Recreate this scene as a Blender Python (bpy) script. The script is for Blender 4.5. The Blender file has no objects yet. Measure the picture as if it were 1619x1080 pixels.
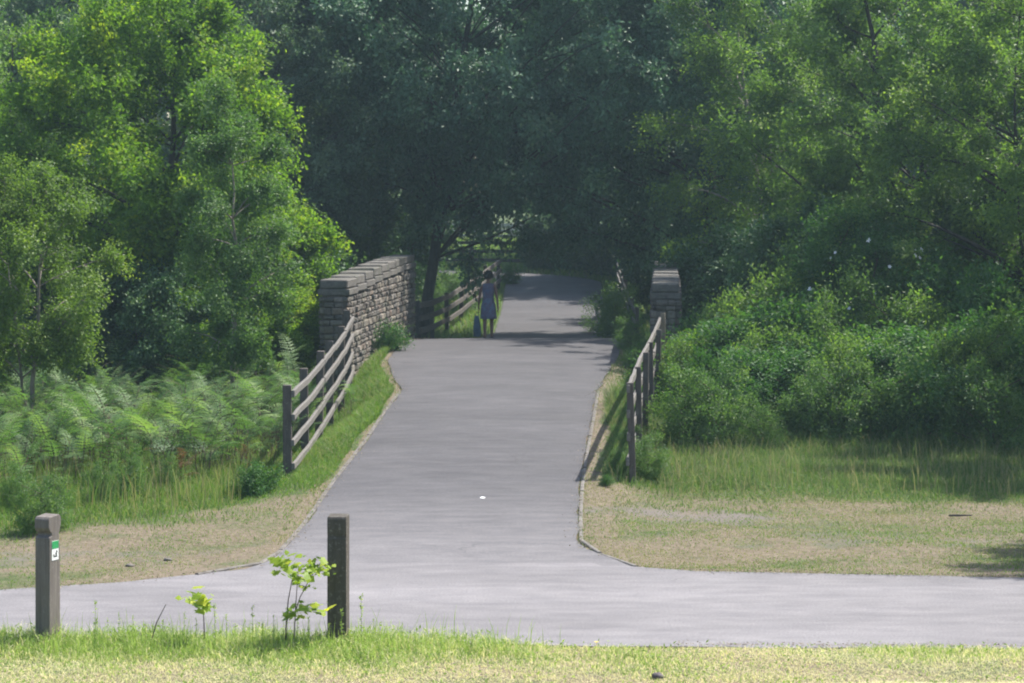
import bpy, math, random
import numpy as np
from mathutils import Vector, Matrix

R = math.radians
F, CX, HY, CH = 3700.0, 809.5, 330.0, 3.6      # focal (px), principal column, horizon row, eye height
scene = bpy.context.scene
COL = scene.collection

# ------------------------------------------------------------------ basics
def interp(t, xs, ys): return np.interp(t, xs, ys)

def wx(px, d): return (px - CX) / F * d          # photo column at a depth -> world x
def wz(py, d): return CH - (py - HY) / F * d     # photo row at a depth -> world z

def tag(o, label=None, cat=None, group=None, kind=None):
    if label: o['label'] = label
    if cat: o['category'] = cat
    if group: o['group'] = group
    if kind: o['kind'] = kind
    return o

def empty(name, loc, label=None, cat=None, group=None, rz=0):
    o = bpy.data.objects.new(name, None); COL.objects.link(o)
    o.empty_display_size = 0.2
    o.location = loc; o.rotation_euler = (0, 0, rz)
    return tag(o, label, cat, group)

def link(name, me, parent=None, loc=(0, 0, 0)):
    o = bpy.data.objects.new(name, me); COL.objects.link(o)
    o.location = loc
    if parent: o.parent = parent
    return o

def make_mesh(name, V, face_sets, mat, attrs=None, smooth=False):
    """V (N,3); face_sets: list of int arrays (M,k)"""
    me = bpy.data.meshes.new(name)
    V = np.asarray(V, np.float32)
    me.vertices.add(len(V)); me.vertices.foreach_set('co', V.ravel())
    fs = [np.asarray(f, np.int32) for f in face_sets if len(f)]
    nl = sum(f.size for f in fs); nf = sum(len(f) for f in fs)
    me.loops.add(nl); me.polygons.add(nf)
    me.loops.foreach_set('vertex_index', np.concatenate([f.ravel() for f in fs]))
    tot = np.concatenate([np.full(len(f), f.shape[1], np.int32) for f in fs])
    start = np.concatenate([[0], np.cumsum(tot)[:-1]]).astype(np.int32)
    me.polygons.foreach_set('loop_start', start)
    me.polygons.foreach_set('use_smooth', np.full(nf, smooth, bool))
    if attrs:
        for k, v in attrs.items():
            a = me.attributes.new(k, 'FLOAT', 'POINT')
            a.data.foreach_set('value', np.asarray(v, np.float32))
    me.update(calc_edges=True)
    if mat: me.materials.append(mat)
    return me

class MB:
    """collects boxes / tubes / prisms for one mesh"""
    def __init__(s): s.V = []; s.F = []; s.n = 0
    def add(s, V, F):
        s.V.append(np.asarray(V, float)); s.F += [tuple(i + s.n for i in f) for f in F]; s.n += len(V)
    def box(s, c, size, rz=0, jit=0, rng=None, bev=0.0):
        x, y, z = [k / 2 for k in size]
        b = min(bev, x * .45, y * .45, z * .45)
        P = []
        if b <= 0:
            for sx, sy, sz in ((-1,-1,-1),(1,-1,-1),(1,1,-1),(-1,1,-1),(-1,-1,1),(1,-1,1),(1,1,1),(-1,1,1)):
                P.append((sx*x, sy*y, sz*z))
            F = [(0,3,2,1),(4,5,6,7),(0,1,5,4),(1,2,6,5),(2,3,7,6),(3,0,4,7)]
        else:
            # chamfered box: 3 vertices per corner
            idx = {}
            for sx in (-1,1):
                for sy in (-1,1):
                    for sz in (-1,1):
                        idx[sx,sy,sz] = len(P)
                        P += [(sx*x, sy*(y-b), sz*(z-b)), (sx*(x-b), sy*y, sz*(z-b)), (sx*(x-b), sy*(y-b), sz*z)]
            F = []
            for ax in range(3):
                for sg in (-1, 1):
                    o = [a for a in range(3) if a != ax]
                    q = []
                    for u, v in ((-1,-1),(1,-1),(1,1),(-1,1)):
                        k = [0,0,0]; k[ax] = sg; k[o[0]] = u; k[o[1]] = v
                        q.append(idx[tuple(k)] + ax)
                    flip = (sg < 0) ^ (ax == 1)
                    F.append(tuple(q[::-1]) if flip else tuple(q))
            for ax in range(3):                       # edge chamfers along axis ax
                o = [a for a in range(3) if a != ax]
                for u in (-1,1):
                    for v in (-1,1):
                        k0 = [0,0,0]; k1 = [0,0,0]
                        k0[ax] = -1; k1[ax] = 1
                        k0[o[0]] = k1[o[0]] = u; k0[o[1]] = k1[o[1]] = v
                        a, c2 = idx[tuple(k0)], idx[tuple(k1)]
                        F.append((a + o[0], c2 + o[0], c2 + o[1], a + o[1]))
            for k, i in idx.items(): F.append((i, i+1, i+2))
        P = np.array(P)
        if jit and rng is not None: P += rng.uniform(-jit, jit, P.shape)
        ca, sa = math.cos(rz), math.sin(rz)
        P = np.stack([P[:,0]*ca - P[:,1]*sa + c[0], P[:,0]*sa + P[:,1]*ca + c[1], P[:,2] + c[2]], 1)
        s.add(P, F)
    def beam(s, a, b, w, h, bev=.006, jit=0, rng=None):
        """a rectangular bar from a to b; h is the vertical size"""
        a = Vector(a); b = Vector(b); d = (b - a); L = d.length; d.normalize()
        side = d.cross(Vector((0,0,1)))
        if side.length < .01: side = Vector((1,0,0))
        side.normalize(); up = side.cross(d)
        m = MB(); n = 4
        rings = []
        for k in range(n + 1):
            t = k / n
            c = a.lerp(b, t)
            if rng is not None: c = c + up * rng.uniform(-jit, jit) + side * rng.uniform(-jit, jit)
            hw, hh = w / 2, h / 2
            pts = [(-hw+bev,-hh),(hw-bev,-hh),(hw,-hh+bev),(hw,hh-bev),(hw-bev,hh),(-hw+bev,hh),(-hw,hh-bev),(-hw,-hh+bev)]
            rings.append([c + side * u + up * v for u, v in pts])
        V = [p for r in rings for p in r]; Fc = []
        for k in range(n):
            for i in range(8):
                j = (i + 1) % 8
                Fc.append((k*8+i, k*8+j, (k+1)*8+j, (k+1)*8+i))
        Fc.append(tuple(range(7, -1, -1))); Fc.append(tuple(n*8 + i for i in range(8)))
        s.add([tuple(p) for p in V], Fc)
    def tube(s, pts, rad, n=6):
        pts = np.asarray(pts, float); k = len(pts)
        T = np.gradient(pts, axis=0); T /= np.linalg.norm(T, axis=1)[:, None] + 1e-9
        ref = np.array([1.0, .2, .1]) if abs(T[0, 0]) < .8 else np.array([.1, 1.0, .2])
        V = []
        for i in range(k):
            u = np.cross(T[i], ref); u /= np.linalg.norm(u) + 1e-9
            v = np.cross(T[i], u)
            for j in range(n):
                a = 2 * math.pi * j / n
                V.append(pts[i] + rad[i] * (math.cos(a) * u + math.sin(a) * v))
        Fc = []
        for i in range(k - 1):
            for j in range(n):
                j2 = (j + 1) % n
                Fc.append((i*n+j, (i+1)*n+j, (i+1)*n+j2, i*n+j2))
        Fc.append(tuple(range(n))); Fc.append(tuple((k-1)*n + j for j in range(n-1, -1, -1)))
        s.add(V, Fc)
    def prism(s, outline, x0, x1, M=None):
        """outline in (y,z), extruded along x"""
        n = len(outline)
        V = [(x0, y, z) for y, z in outline] + [(x1, y, z) for y, z in outline]
        Fc = [tuple(range(n-1, -1, -1)), tuple(range(n, 2*n))]
        for i in range(n):
            j = (i + 1) % n
            Fc.append((i, j, n + j, n + i))
        if M is not None: V = [tuple(M @ Vector(p)) for p in V]
        s.add(V, Fc)
    def mesh(s, name, mat, smooth=False, origin=(0,0,0)):
        V = np.concatenate(s.V) - np.array(origin)
        me = bpy.data.meshes.new(name)
        me.from_pydata([tuple(v) for v in V], [], s.F)
        if smooth: me.polygons.foreach_set('use_smooth', np.ones(len(me.polygons), bool))
        me.update()
        if mat: me.materials.append(mat)
        return me
    def obj(s, name, mat, parent=None, smooth=False):
        """vertices were given in world space; parent is an unrotated Empty"""
        o = tuple(parent.location) if parent else (0, 0, 0)
        return link(name, s.mesh(name, mat, smooth, o), parent)

def fbm(x, y, seed=0, scale=1.0, octv=4):
    rg = np.random.default_rng(seed + 1000)
    out = np.zeros_like(np.asarray(x, float)); amp = 1; tot = 0
    for o in range(octv):
        for _ in range(4):
            a = rg.uniform(0, 2*math.pi); f = scale * (2.03**o) * rg.uniform(.7, 1.4)
            out = out + amp * np.sin(f*(x*math.cos(a) + y*math.sin(a)) + rg.uniform(0, 6.28)) / 4 * 1.6
        tot += amp; amp *= .55
    return out / tot

# ------------------------------------------------------------------ materials
def new_mat(name):
    m = bpy.data.materials.new(name); m.use_nodes = True
    nt = m.node_tree; nt.nodes.clear()
    out = nt.nodes.new('ShaderNodeOutputMaterial')
    return m, nt, out
def N(nt, typ, **kw):
    n = nt.nodes.new(typ)
    for k, v in kw.items():
        if k.startswith('i_'):
            n.inputs[int(k[2:]) if k[2:].isdigit() else k[2:]].default_value = v
        else: setattr(n, k, v)
    return n
def ramp(nt, stops, interp='LINEAR'):
    r = nt.nodes.new('ShaderNodeValToRGB'); cr = r.color_ramp; cr.interpolation = interp
    while len(cr.elements) < len(stops): cr.elements.new(.5)
    for e, (p, c) in zip(cr.elements, stops):
        e.position = p; e.color = (*c, 1)
    return r
def mixc(nt, fac, a, b, mode='MIX'):
    m = nt.nodes.new('ShaderNodeMix'); m.data_type = 'RGBA'; m.blend_type = mode
    for sock, v in ((m.inputs[0], fac), (m.inputs[6], a), (m.inputs[7], b)):
        if hasattr(v, 'is_linked') or hasattr(v, 'links'): nt.links.new(v, sock)
        elif isinstance(v, (int, float)): sock.default_value = v
        else: sock.default_value = (*v, 1)
    return m.outputs[2]
def noise(nt, scale, detail=4, rough=.55, coord=None, vscale=None):
    n = N(nt, 'ShaderNodeTexNoise'); n.inputs['Scale'].default_value = scale
    n.inputs['Detail'].default_value = detail; n.inputs['Roughness'].default_value = rough
    if coord is None:
        tc = N(nt, 'ShaderNodeTexCoord'); coord = tc.outputs['Object']
    if vscale:
        mp = N(nt, 'ShaderNodeMapping'); mp.inputs['Scale'].default_value = vscale
        nt.links.new(coord, mp.inputs[0]); coord = mp.outputs[0]
    nt.links.new(coord, n.inputs['Vector'])
    return n
def attr(nt, name):
    a = N(nt, 'ShaderNodeAttribute'); a.attribute_name = name
    return a.outputs['Fac']

def leaf_mat(name, dark, light, tip, trans, tw=.42, rough=.5, spec=.35):
    """dark->light by the leaf's own tint, tip = colour of young leaves (tint near 1)"""
    m, nt, out = new_mat(name)
    r = ramp(nt, [(0, dark), (.62, light), (1, tip)])
    nt.links.new(attr(nt, 'tint'), r.inputs[0])
    p = N(nt, 'ShaderNodeBsdfPrincipled')
    nt.links.new(r.outputs[0], p.inputs['Base Color'])
    p.inputs['Roughness'].default_value = rough
    p.inputs['Specular IOR Level'].default_value = spec
    t = N(nt, 'ShaderNodeBsdfTranslucent')
    c = mixc(nt, 1.0, r.outputs[0], trans, 'MULTIPLY')
    nt.links.new(c, t.inputs[0])
    mx = N(nt, 'ShaderNodeMixShader'); mx.inputs[0].default_value = tw
    nt.links.new(p.outputs[0], mx.inputs[1]); nt.links.new(t.outputs[0], mx.inputs[2])
    nt.links.new(mx.outputs[0], out.inputs[0])
    return m

def bark_mat(name, a, b, scale=14):
    m, nt, out = new_mat(name)
    n = noise(nt, scale, 6, .65, vscale=(1, 1, .25))
    r = ramp(nt, [(.3, a), (.7, b)]); nt.links.new(n.outputs[0], r.inputs[0])
    p = N(nt, 'ShaderNodeBsdfPrincipled'); nt.links.new(r.outputs[0], p.inputs[0]); p.inputs['Roughness'].default_value = .9
    bp = N(nt, 'ShaderNodeBump'); bp.inputs['Strength'].default_value = .5; bp.inputs['Distance'].default_value = .02
    nt.links.new(n.outputs[0], bp.inputs['Height']); nt.links.new(bp.outputs[0], p.inputs['Normal'])
    nt.links.new(p.outputs[0], out.inputs[0]); return m

def wood_mat(name, a, b, vscale, lichen=0.0, lich_col=(.42, .43, .36), scale=6):
    m, nt, out = new_mat(name)
    n = noise(nt, scale, 6, .7, vscale=vscale)
    n2 = noise(nt, 2.3, 3, .5)
    r = ramp(nt, [(.28, a), (.72, b)]); nt.links.new(n.outputs[0], r.inputs[0])
    c = mixc(nt, n2.outputs[0], r.outputs[0], tuple(k * .62 for k in b))
    if lichen > 0:
        n3 = noise(nt, 26, 5, .7)
        rr = ramp(nt, [(.60 - lichen * .15, (0, 0, 0)), (.68 - lichen * .1, (1, 1, 1))]); nt.links.new(n3.outputs[0], rr.inputs[0])
        mm = N(nt, 'ShaderNodeMath', operation='MULTIPLY'); mm.inputs[1].default_value = min(1, lichen)
        nt.links.new(rr.outputs[0], mm.inputs[0])
        c = mixc(nt, mm.outputs[0], c, lich_col)
    p = N(nt, 'ShaderNodeBsdfPrincipled'); nt.links.new(c, p.inputs[0]); p.inputs['Roughness'].default_value = .85
    p.inputs['Specular IOR Level'].default_value = .25
    bp = N(nt, 'ShaderNodeBump'); bp.inputs['Strength'].default_value = .45; bp.inputs['Distance'].default_value = .008
    nt.links.new(n.outputs[0], bp.inputs['Height']); nt.links.new(bp.outputs[0], p.inputs['Normal'])
    nt.links.new(p.outputs[0], out.inputs[0]); return m

def plain_mat(name, col, rough=.7, var=.12, scale=20, spec=.3):
    m, nt, out = new_mat(name)
    n = noise(nt, scale, 4)
    r = ramp(nt, [(.3, tuple(k*(1-var) for k in col)), (.7, tuple(min(1, k*(1+var)) for k in col))])
    nt.links.new(n.outputs[0], r.inputs[0])
    p = N(nt, 'ShaderNodeBsdfPrincipled'); nt.links.new(r.outputs[0], p.inputs[0]); p.inputs['Roughness'].default_value = rough
    p.inputs['Specular IOR Level'].default_value = spec
    nt.links.new(p.outputs[0], out.inputs[0]); return m

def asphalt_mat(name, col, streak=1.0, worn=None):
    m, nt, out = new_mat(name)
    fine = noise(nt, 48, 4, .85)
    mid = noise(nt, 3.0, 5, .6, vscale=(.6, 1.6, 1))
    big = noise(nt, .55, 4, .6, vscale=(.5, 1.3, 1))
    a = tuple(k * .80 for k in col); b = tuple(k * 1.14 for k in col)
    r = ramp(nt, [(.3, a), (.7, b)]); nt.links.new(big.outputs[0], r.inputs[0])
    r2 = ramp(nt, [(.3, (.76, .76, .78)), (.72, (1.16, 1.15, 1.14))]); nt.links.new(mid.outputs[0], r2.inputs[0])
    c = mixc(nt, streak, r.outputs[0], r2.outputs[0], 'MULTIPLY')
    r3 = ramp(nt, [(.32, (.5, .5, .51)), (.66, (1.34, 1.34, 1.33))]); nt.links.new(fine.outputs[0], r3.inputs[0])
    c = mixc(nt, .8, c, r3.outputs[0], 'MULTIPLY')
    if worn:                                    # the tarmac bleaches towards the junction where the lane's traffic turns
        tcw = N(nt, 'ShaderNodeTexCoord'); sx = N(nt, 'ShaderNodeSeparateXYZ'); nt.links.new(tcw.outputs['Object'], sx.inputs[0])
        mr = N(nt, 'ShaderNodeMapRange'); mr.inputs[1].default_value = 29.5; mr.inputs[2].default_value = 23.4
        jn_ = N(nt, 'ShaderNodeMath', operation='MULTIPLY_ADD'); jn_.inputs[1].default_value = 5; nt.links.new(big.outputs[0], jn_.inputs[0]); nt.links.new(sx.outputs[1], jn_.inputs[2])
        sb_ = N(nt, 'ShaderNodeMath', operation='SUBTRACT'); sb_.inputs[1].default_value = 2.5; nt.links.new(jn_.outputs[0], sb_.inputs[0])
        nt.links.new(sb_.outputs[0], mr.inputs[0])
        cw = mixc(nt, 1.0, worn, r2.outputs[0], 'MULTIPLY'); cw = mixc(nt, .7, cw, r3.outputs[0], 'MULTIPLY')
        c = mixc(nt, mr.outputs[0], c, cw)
    # hairline cracks and old patch edges
    vo = N(nt, 'ShaderNodeTexVoronoi'); vo.feature = 'DISTANCE_TO_EDGE'; vo.inputs['Scale'].default_value = .42
    tc = N(nt, 'ShaderNodeTexCoord'); w = noise(nt, 1.4, 4, .6)
    ad = N(nt, 'ShaderNodeMixRGB'); ad.blend_type = 'ADD'; ad.inputs[0].default_value = .8
    nt.links.new(tc.outputs['Object'], ad.inputs[1]); nt.links.new(w.outputs['Color'], ad.inputs[2]); nt.links.new(ad.outputs[0], vo.inputs['Vector'])
    rc = ramp(nt, [(0, (1, 1, 1)), (.012, (0, 0, 0))]); nt.links.new(vo.outputs['Distance'], rc.inputs[0])
    mk = noise(nt, .5, 2); rk = ramp(nt, [(.5, (0, 0, 0)), (.62, (.5, .5, .5))]); nt.links.new(mk.outputs[0], rk.inputs[0])
    mm = N(nt, 'ShaderNodeMath', operation='MULTIPLY'); nt.links.new(rc.outputs[0], mm.inputs[0]); nt.links.new(rk.outputs[0], mm.inputs[1])
    c = mixc(nt, mm.outputs[0], c, tuple(k * .5 for k in col))
    p = N(nt, 'ShaderNodeBsdfPrincipled'); nt.links.new(c, p.inputs[0]); p.inputs['Roughness'].default_value = .82
    p.inputs['Specular IOR Level'].default_value = .35
    bp = N(nt, 'ShaderNodeBump'); bp.inputs['Strength'].default_value = .35; bp.inputs['Distance'].default_value = .006
    nt.links.new(fine.outputs[0], bp.inputs['Height']); nt.links.new(bp.outputs[0], p.inputs['Normal'])
    nt.links.new(p.outputs[0], out.inputs[0]); return m

def ground_mat():
    m, nt, out = new_mat('ground')
    n1 = noise(nt, 1.3, 6, .65); n2 = noise(nt, 14, 5, .7); n3 = noise(nt, 60, 3, .7)
    straw = ramp(nt, [(.25, (.085, .068, .048)), (.55, (.17, .138, .10)), (.8, (.26, .22, .165))]); nt.links.new(n2.outputs[0], straw.inputs[0])
    green = ramp(nt, [(.25, (.035, .055, .02)), (.75, (.10, .13, .048))]); nt.links.new(n2.outputs[0], green.inputs[0])
    soil = ramp(nt, [(.3, (.10, .088, .078)), (.75, (.20, .175, .155))]); nt.links.new(n3.outputs[0], soil.inputs[0])
    ad = N(nt, 'ShaderNodeMath', operation='ADD'); nt.links.new(attr(nt, 'green'), ad.inputs[0])
    sb = N(nt, 'ShaderNodeMath', operation='MULTIPLY_ADD'); sb.inputs[1].default_value = 1.7; sb.inputs[2].default_value = -.82
    nt.links.new(n1.outputs[0], sb.inputs[0]); nt.links.new(sb.outputs[0], ad.inputs[1])
    cl = ramp(nt, [(.3, (0, 0, 0)), (.7, (1, 1, 1))]); nt.links.new(ad.outputs[0], cl.inputs[0])
    c = mixc(nt, cl.outputs[0], straw.outputs[0], green.outputs[0])
    ad2 = N(nt, 'ShaderNodeMath', operation='ADD'); nt.links.new(attr(nt, 'soil'), ad2.inputs[0]); nt.links.new(sb.outputs[0], ad2.inputs[1])
    cl2 = ramp(nt, [(.4, (0, 0, 0)), (.75, (1, 1, 1))]); nt.links.new(ad2.outputs[0], cl2.inputs[0])
    c = mixc(nt, cl2.outputs[0], c, soil.outputs[0])
    p = N(nt, 'ShaderNodeBsdfPrincipled'); nt.links.new(c, p.inputs[0]); p.inputs['Roughness'].default_value = .95
    p.inputs['Specular IOR Level'].default_value = .15
    bp = N(nt, 'ShaderNodeBump'); bp.inputs['Strength'].default_value = .6; bp.inputs['Distance'].default_value = .03
    nt.links.new(n2.outputs[0], bp.inputs['Height']); nt.links.new(bp.outputs[0], p.inputs['Normal'])
    nt.links.new(p.outputs[0], out.inputs[0]); return m

def stone_mat(name, stops, moss=.3):
    m, nt, out = new_mat(name)
    g = N(nt, 'ShaderNodeNewGeometry')
    r = ramp(nt, stops, 'LINEAR'); nt.links.new(g.outputs['Random Per Island'], r.inputs[0])
    n = noise(nt, 9, 6, .7); n2 = noise(nt, 55, 4, .7); n4 = noise(nt, 2.2, 4, .6)
    r2 = ramp(nt, [(.28, (.55, .55, .56)), (.7, (1.25, 1.22, 1.18))]); nt.links.new(n.outputs[0], r2.inputs[0])
    c = mixc(nt, 1.0, r.outputs[0], r2.outputs[0], 'MULTIPLY')
    r3 = ramp(nt, [(.3, (.8, .8, .8)), (.7, (1.15, 1.15, 1.15))]); nt.links.new(n2.outputs[0], r3.inputs[0])
    c = mixc(nt, 1.0, c, r3.outputs[0], 'MULTIPLY')
    r4 = ramp(nt, [(.52, (0, 0, 0)), (.66, (moss, moss, moss))]); nt.links.new(n4.outputs[0], r4.inputs[0])
    c = mixc(nt, r4.outputs[0], c, (.075, .085, .055))
    p = N(nt, 'ShaderNodeBsdfPrincipled'); nt.links.new(c, p.inputs[0]); p.inputs['Roughness'].default_value = .9
    p.inputs['Specular IOR Level'].default_value = .2
    bp = N(nt, 'ShaderNodeBump'); bp.inputs['Strength'].default_value = .7; bp.inputs['Distance'].default_value = .02
    nt.links.new(n.outputs[0], bp.inputs['Height']); nt.links.new(bp.outputs[0], p.inputs['Normal'])
    nt.links.new(p.outputs[0], out.inputs[0]); return m

M = {}
M['ground'] = ground_mat()
M['road'] = asphalt_mat('road_tarmac', (.19, .180, .188), .85)
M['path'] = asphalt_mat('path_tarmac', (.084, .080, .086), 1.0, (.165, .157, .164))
M['kerb'] = plain_mat('kerb_concrete', (.16, .147, .136), .9, .3, 9, .2)
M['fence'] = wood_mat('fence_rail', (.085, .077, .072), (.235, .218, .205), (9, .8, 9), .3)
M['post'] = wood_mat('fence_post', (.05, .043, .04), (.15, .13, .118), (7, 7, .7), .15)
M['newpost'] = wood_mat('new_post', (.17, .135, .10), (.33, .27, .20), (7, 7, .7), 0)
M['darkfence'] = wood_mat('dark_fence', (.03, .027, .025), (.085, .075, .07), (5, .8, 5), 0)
M['palefence'] = wood_mat('pale_fence', (.36, .37, .36), (.58, .58, .56), (.8, 6, 6), 0)
M['bollard'] = wood_mat('bollard_wood', (.035, .029, .026), (.27, .236, .215), (5, 5, .25), .15, (.5, .47, .45))
M['bollard2'] = wood_mat('bollard_mossy', (.045, .04, .033), (.12, .105, .088), (4, 4, .4), .4, (.26, .245, .22))
M['stone'] = stone_mat('rubble_stone', [(0, (.075, .066, .062)), (.3, (.165, .15, .135)), (.55, (.11, .105, .10)), (.8, (.235, .21, .18)), (.93, (.14, .105, .088)), (1, (.28, .26, .24))], .5)
M['coping'] = stone_mat('coping_stone', [(0, (.12, .115, .11)), (.5, (.165, .155, .145)), (1, (.21, .195, .18))], .5)
M['mortar'] = plain_mat('mortar', (.12, .105, .09), .95, .3, 25, .1)
M['bark'] = bark_mat('bark_dark', (.022, .02, .017), (.065, .056, .047))
M['bark_birch'] = bark_mat('bark_birch', (.09, .075, .06), (.34, .30, .26), 9)
M['stem'] = bark_mat('stem', (.05, .04, .03), (.12, .085, .06), 20)
TR = (1.9, 2.1, .55)
M['l_bright'] = leaf_mat('leaf_bright', (.050, .115, .018), (.125, .225, .028), (.28, .35, .035), (1.7, 1.8, .7), .46, .55, .22)
M['l_birch'] = leaf_mat('leaf_birch', (.065, .12, .026), (.125, .205, .042), (.22, .29, .06), (1.6, 1.7, .7), .42, .5, .3)
M['l_slender'] = leaf_mat('leaf_slender', (.055, .115, .04), (.105, .185, .058), (.17, .25, .07), (1.5, 1.7, .7), .40, .5, .3)
M['l_grey'] = leaf_mat('leaf_grey', (.055, .098, .058), (.105, .165, .095), (.16, .215, .12), (1.2, 1.4, .7), .30, .5, .3)
M['l_dark'] = leaf_mat('leaf_dark', (.038, .098, .054), (.108, .20, .115), (.18, .29, .14), (1.0, 1.25, .7), .26, .5, .35)
M['l_right'] = leaf_mat('leaf_right', (.058, .112, .034), (.125, .205, .055), (.23, .31, .07), (1.6, 1.8, .7), .42, .52, .25)
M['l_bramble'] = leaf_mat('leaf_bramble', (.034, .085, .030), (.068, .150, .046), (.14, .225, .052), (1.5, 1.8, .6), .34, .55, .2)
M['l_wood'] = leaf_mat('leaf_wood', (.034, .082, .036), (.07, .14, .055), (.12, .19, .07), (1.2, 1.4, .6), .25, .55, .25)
M['fern'] = leaf_mat('fern', (.056, .120, .038), (.125, .212, .072), (.225, .305, .115), (1.3, 1.5, .7), .38, .55, .25)
M['grass'] = leaf_mat('grass', (.075, .155, .026), (.15, .245, .055), (.27, .228, .145), (1.5, 1.6, .9), .38, .6, .2)
M['shade_grass'] = leaf_mat('shade_grass', (.07, .136, .038), (.14, .212, .066), (.28, .24, .16), (1.4, 1.5, .9), .36, .65, .15)  # duller copy of grass, with the trees' shade put into its colour
M['near_grass'] = leaf_mat('near_grass', (.14, .225, .045), (.30, .40, .11), (.80, .69, .50), (1.4, 1.5, .9), .40, .6, .2)
M['sapling'] = leaf_mat('sapling', (.16, .27, .025), (.32, .42, .04), (.50, .52, .05), (1.4, 1.4, .8), .5, .5, .3)
M['white'] = plain_mat('petal', (.78, .76, .76), .6, .05)
M['yellow'] = plain_mat('yellow_petal', (.75, .55, .04), .6, .05)
M['litter'] = plain_mat('litter', (.8, .8, .8), .6, .05)

# ------------------------------------------------------------------ the lie of the land
PD = [0, 24, 26, 28, 31, 34, 38, 41, 44, 47, 50, 53, 56, 58, 60, 62, 68, 74, 80, 90, 100, 130, 200, 400, 900]
PZ = [0, 0, .015, .05, .18, .35, .61, .69, .74, .775, .79, .66, .44, .345, .32, .33, .53, .79, 1.06, 1.34, 1.56, 2.15, 3.0, 3.4, 3.4]
_pd = np.linspace(0, 900, 18001); _pz = np.interp(_pd, PD, PZ)
_k = np.hanning(41); _k /= _k.sum(); _pz = np.convolve(np.pad(_pz, 20, 'edge'), _k, 'valid')
def P(d): return np.interp(d, _pd, _pz)

# path edges by depth (left, right)
ED = [23.3, 23.9, 24.7, 25.1, 27, 29.3, 33, 36, 38.3, 39.2, 41, 44, 47, 50, 54, 58, 62, 70, 80]
EL = [-2.75, -2.46, -2.40, -2.38, -2.32, -2.28, -2.07, -1.93, -1.80, -1.90, -2.10, -2.34, -2.32, -2.2, -1.75, -.95, -.45, -.30, -.20]
ER = [1.33, 1.1, .78, .715, .76, .84, 1.05, 1.24, 1.38, 1.50, 1.66, 1.97, 2.2, 2.41, 2.6, 2.55, 2.48, 2.75, 3.04]
path_rows = []
for d in np.arange(23.3, 80.01, .35):
    l = float(np.interp(d, ED, EL)); r = float(np.interp(d, ED, ER))
    path_rows.append(((l, d), (r, d)))
# bend to the left beyond the bridge
cx0, cy0, rad = -5.2, 80.0, 6.6
for a in np.arange(6, 100, 6):
    a = R(a)
    path_rows.append(((cx0 + (rad - 1.6) * math.cos(a), cy0 + (rad - 1.6) * math.sin(a)),
                      (cx0 + (rad + 1.64) * math.cos(a), cy0 + (rad + 1.64) * math.sin(a))))
for k in range(1, 30):
    path_rows.append(((cx0 - 1.1 - k * 1.0, cy0 + rad - 1.6), (cx0 - 1.4 - k * 1.0, cy0 + rad + 1.64)))

FX = [-60, -20, -9, -6, -4.83, -3.72, -2.71, -2.4, 1.2, 1.83, 5.0, 9, 20, 60]
FD = [14, 18.2, 20.7, 21.7, 22.1, 22.6, 23.37, 23.6, 23.58, 23.25, 22.85, 22.5, 21.6, 17]
NX = [-60, -20, -9, -5, -1.2, -.4, .6, 5, 9, 20, 60]
NDp = [10.2, 15.4, 18.4, 19.45, 19.45, 19.4, 19.25, 19.12, 18.9, 18, 13.5]
def road_far(x): return np.interp(x, FX, FD)
def road_near(x): return np.interp(x, NX, NDp)

def path_sd(x, y):
    """>0 inside the path (roughly metres to the edge)"""
    l = np.interp(y, ED, EL); r = np.interp(y, ED, ER)
    s = np.minimum(x - l, r - x)
    s = np.where((y < 23.3) | (y > 80), -50, s)
    rr = np.hypot(x - cx0, y - cy0)
    s2 = np.where((y >= 80) & (x >= cx0 - 1), 1.62 - np.abs(rr - rad), -50)
    s3 = np.where((x < cx0), 1.62 - np.abs(y - (cy0 + rad)), -50)
    return np.maximum(np.maximum(s, s2), s3)
def road_sd(x, y): return np.minimum(y - road_near(x), road_far(x) - y)

def height(x, y):
    """ground outside the tarmac"""
    x = np.asarray(x, float); y = np.asarray(y, float)
    p = P(y)
    w = np.clip((y - 56) / 6, 0, 1); w = w * w * (3 - 2 * w)
    side = p * w + (-.03) * (1 - w)
    l = np.interp(y, ED, EL); r = np.interp(y, ED, ER)
    dist = np.maximum(np.maximum(l - x, x - r), 0)
    bl = 1 - np.clip((dist - .05) / 1.15, 0, 1); bl = bl * bl * (3 - 2 * bl)
    z = side + (p - side) * bl
    z = np.where(y < 23.5, 0, z)
    bank = np.clip((17.6 - y) / 17, 0, 1) * 2.3      # the slope the photographer stands on
    z = z + bank
    bump = fbm(x, y, 3, 1.4, 3) * .035 + fbm(x, y, 4, .35, 2) * .05
    dd = np.minimum(np.clip(dist / 1.0, 0, 1), np.clip(np.maximum(road_near(x) - y, y - road_far(x)) / .8, 0, 1))
    far = np.clip((np.hypot(x, y - 60) - 80) / 300, 0, 1) * 5 * (fbm(x, y, 9, .02, 2) + .4)
    return z + bump * dd + np.maximum(far, 0)

# ground sheet, one mesh to the horizon
def axis(fine0, fine1, step, far):
    a = list(np.arange(fine0, fine1 + 1e-6, step))
    s = step; v = fine1
    while v < far: s *= 1.28; v += s; a.append(v)
    s = step; v = fine0
    while v > -far: s *= 1.28; v -= s; a.insert(0, v)
    return np.array(a)
gx = axis(-12, 12, .16, 900); gy = axis(15, 64, .16, 950)
GX, GY = np.meshgrid(gx, gy)
GZ = height(GX, GY)
ps = path_sd(GX, GY); rs = road_sd(GX, GY)
cut = np.clip(np.maximum(ps, rs) / .14, 0, 1)
GZ = np.where(np.maximum(ps, rs) > 0, np.where(ps > 0, P(GY), 0) - .006 - .07 * cut, GZ - .004)
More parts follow.
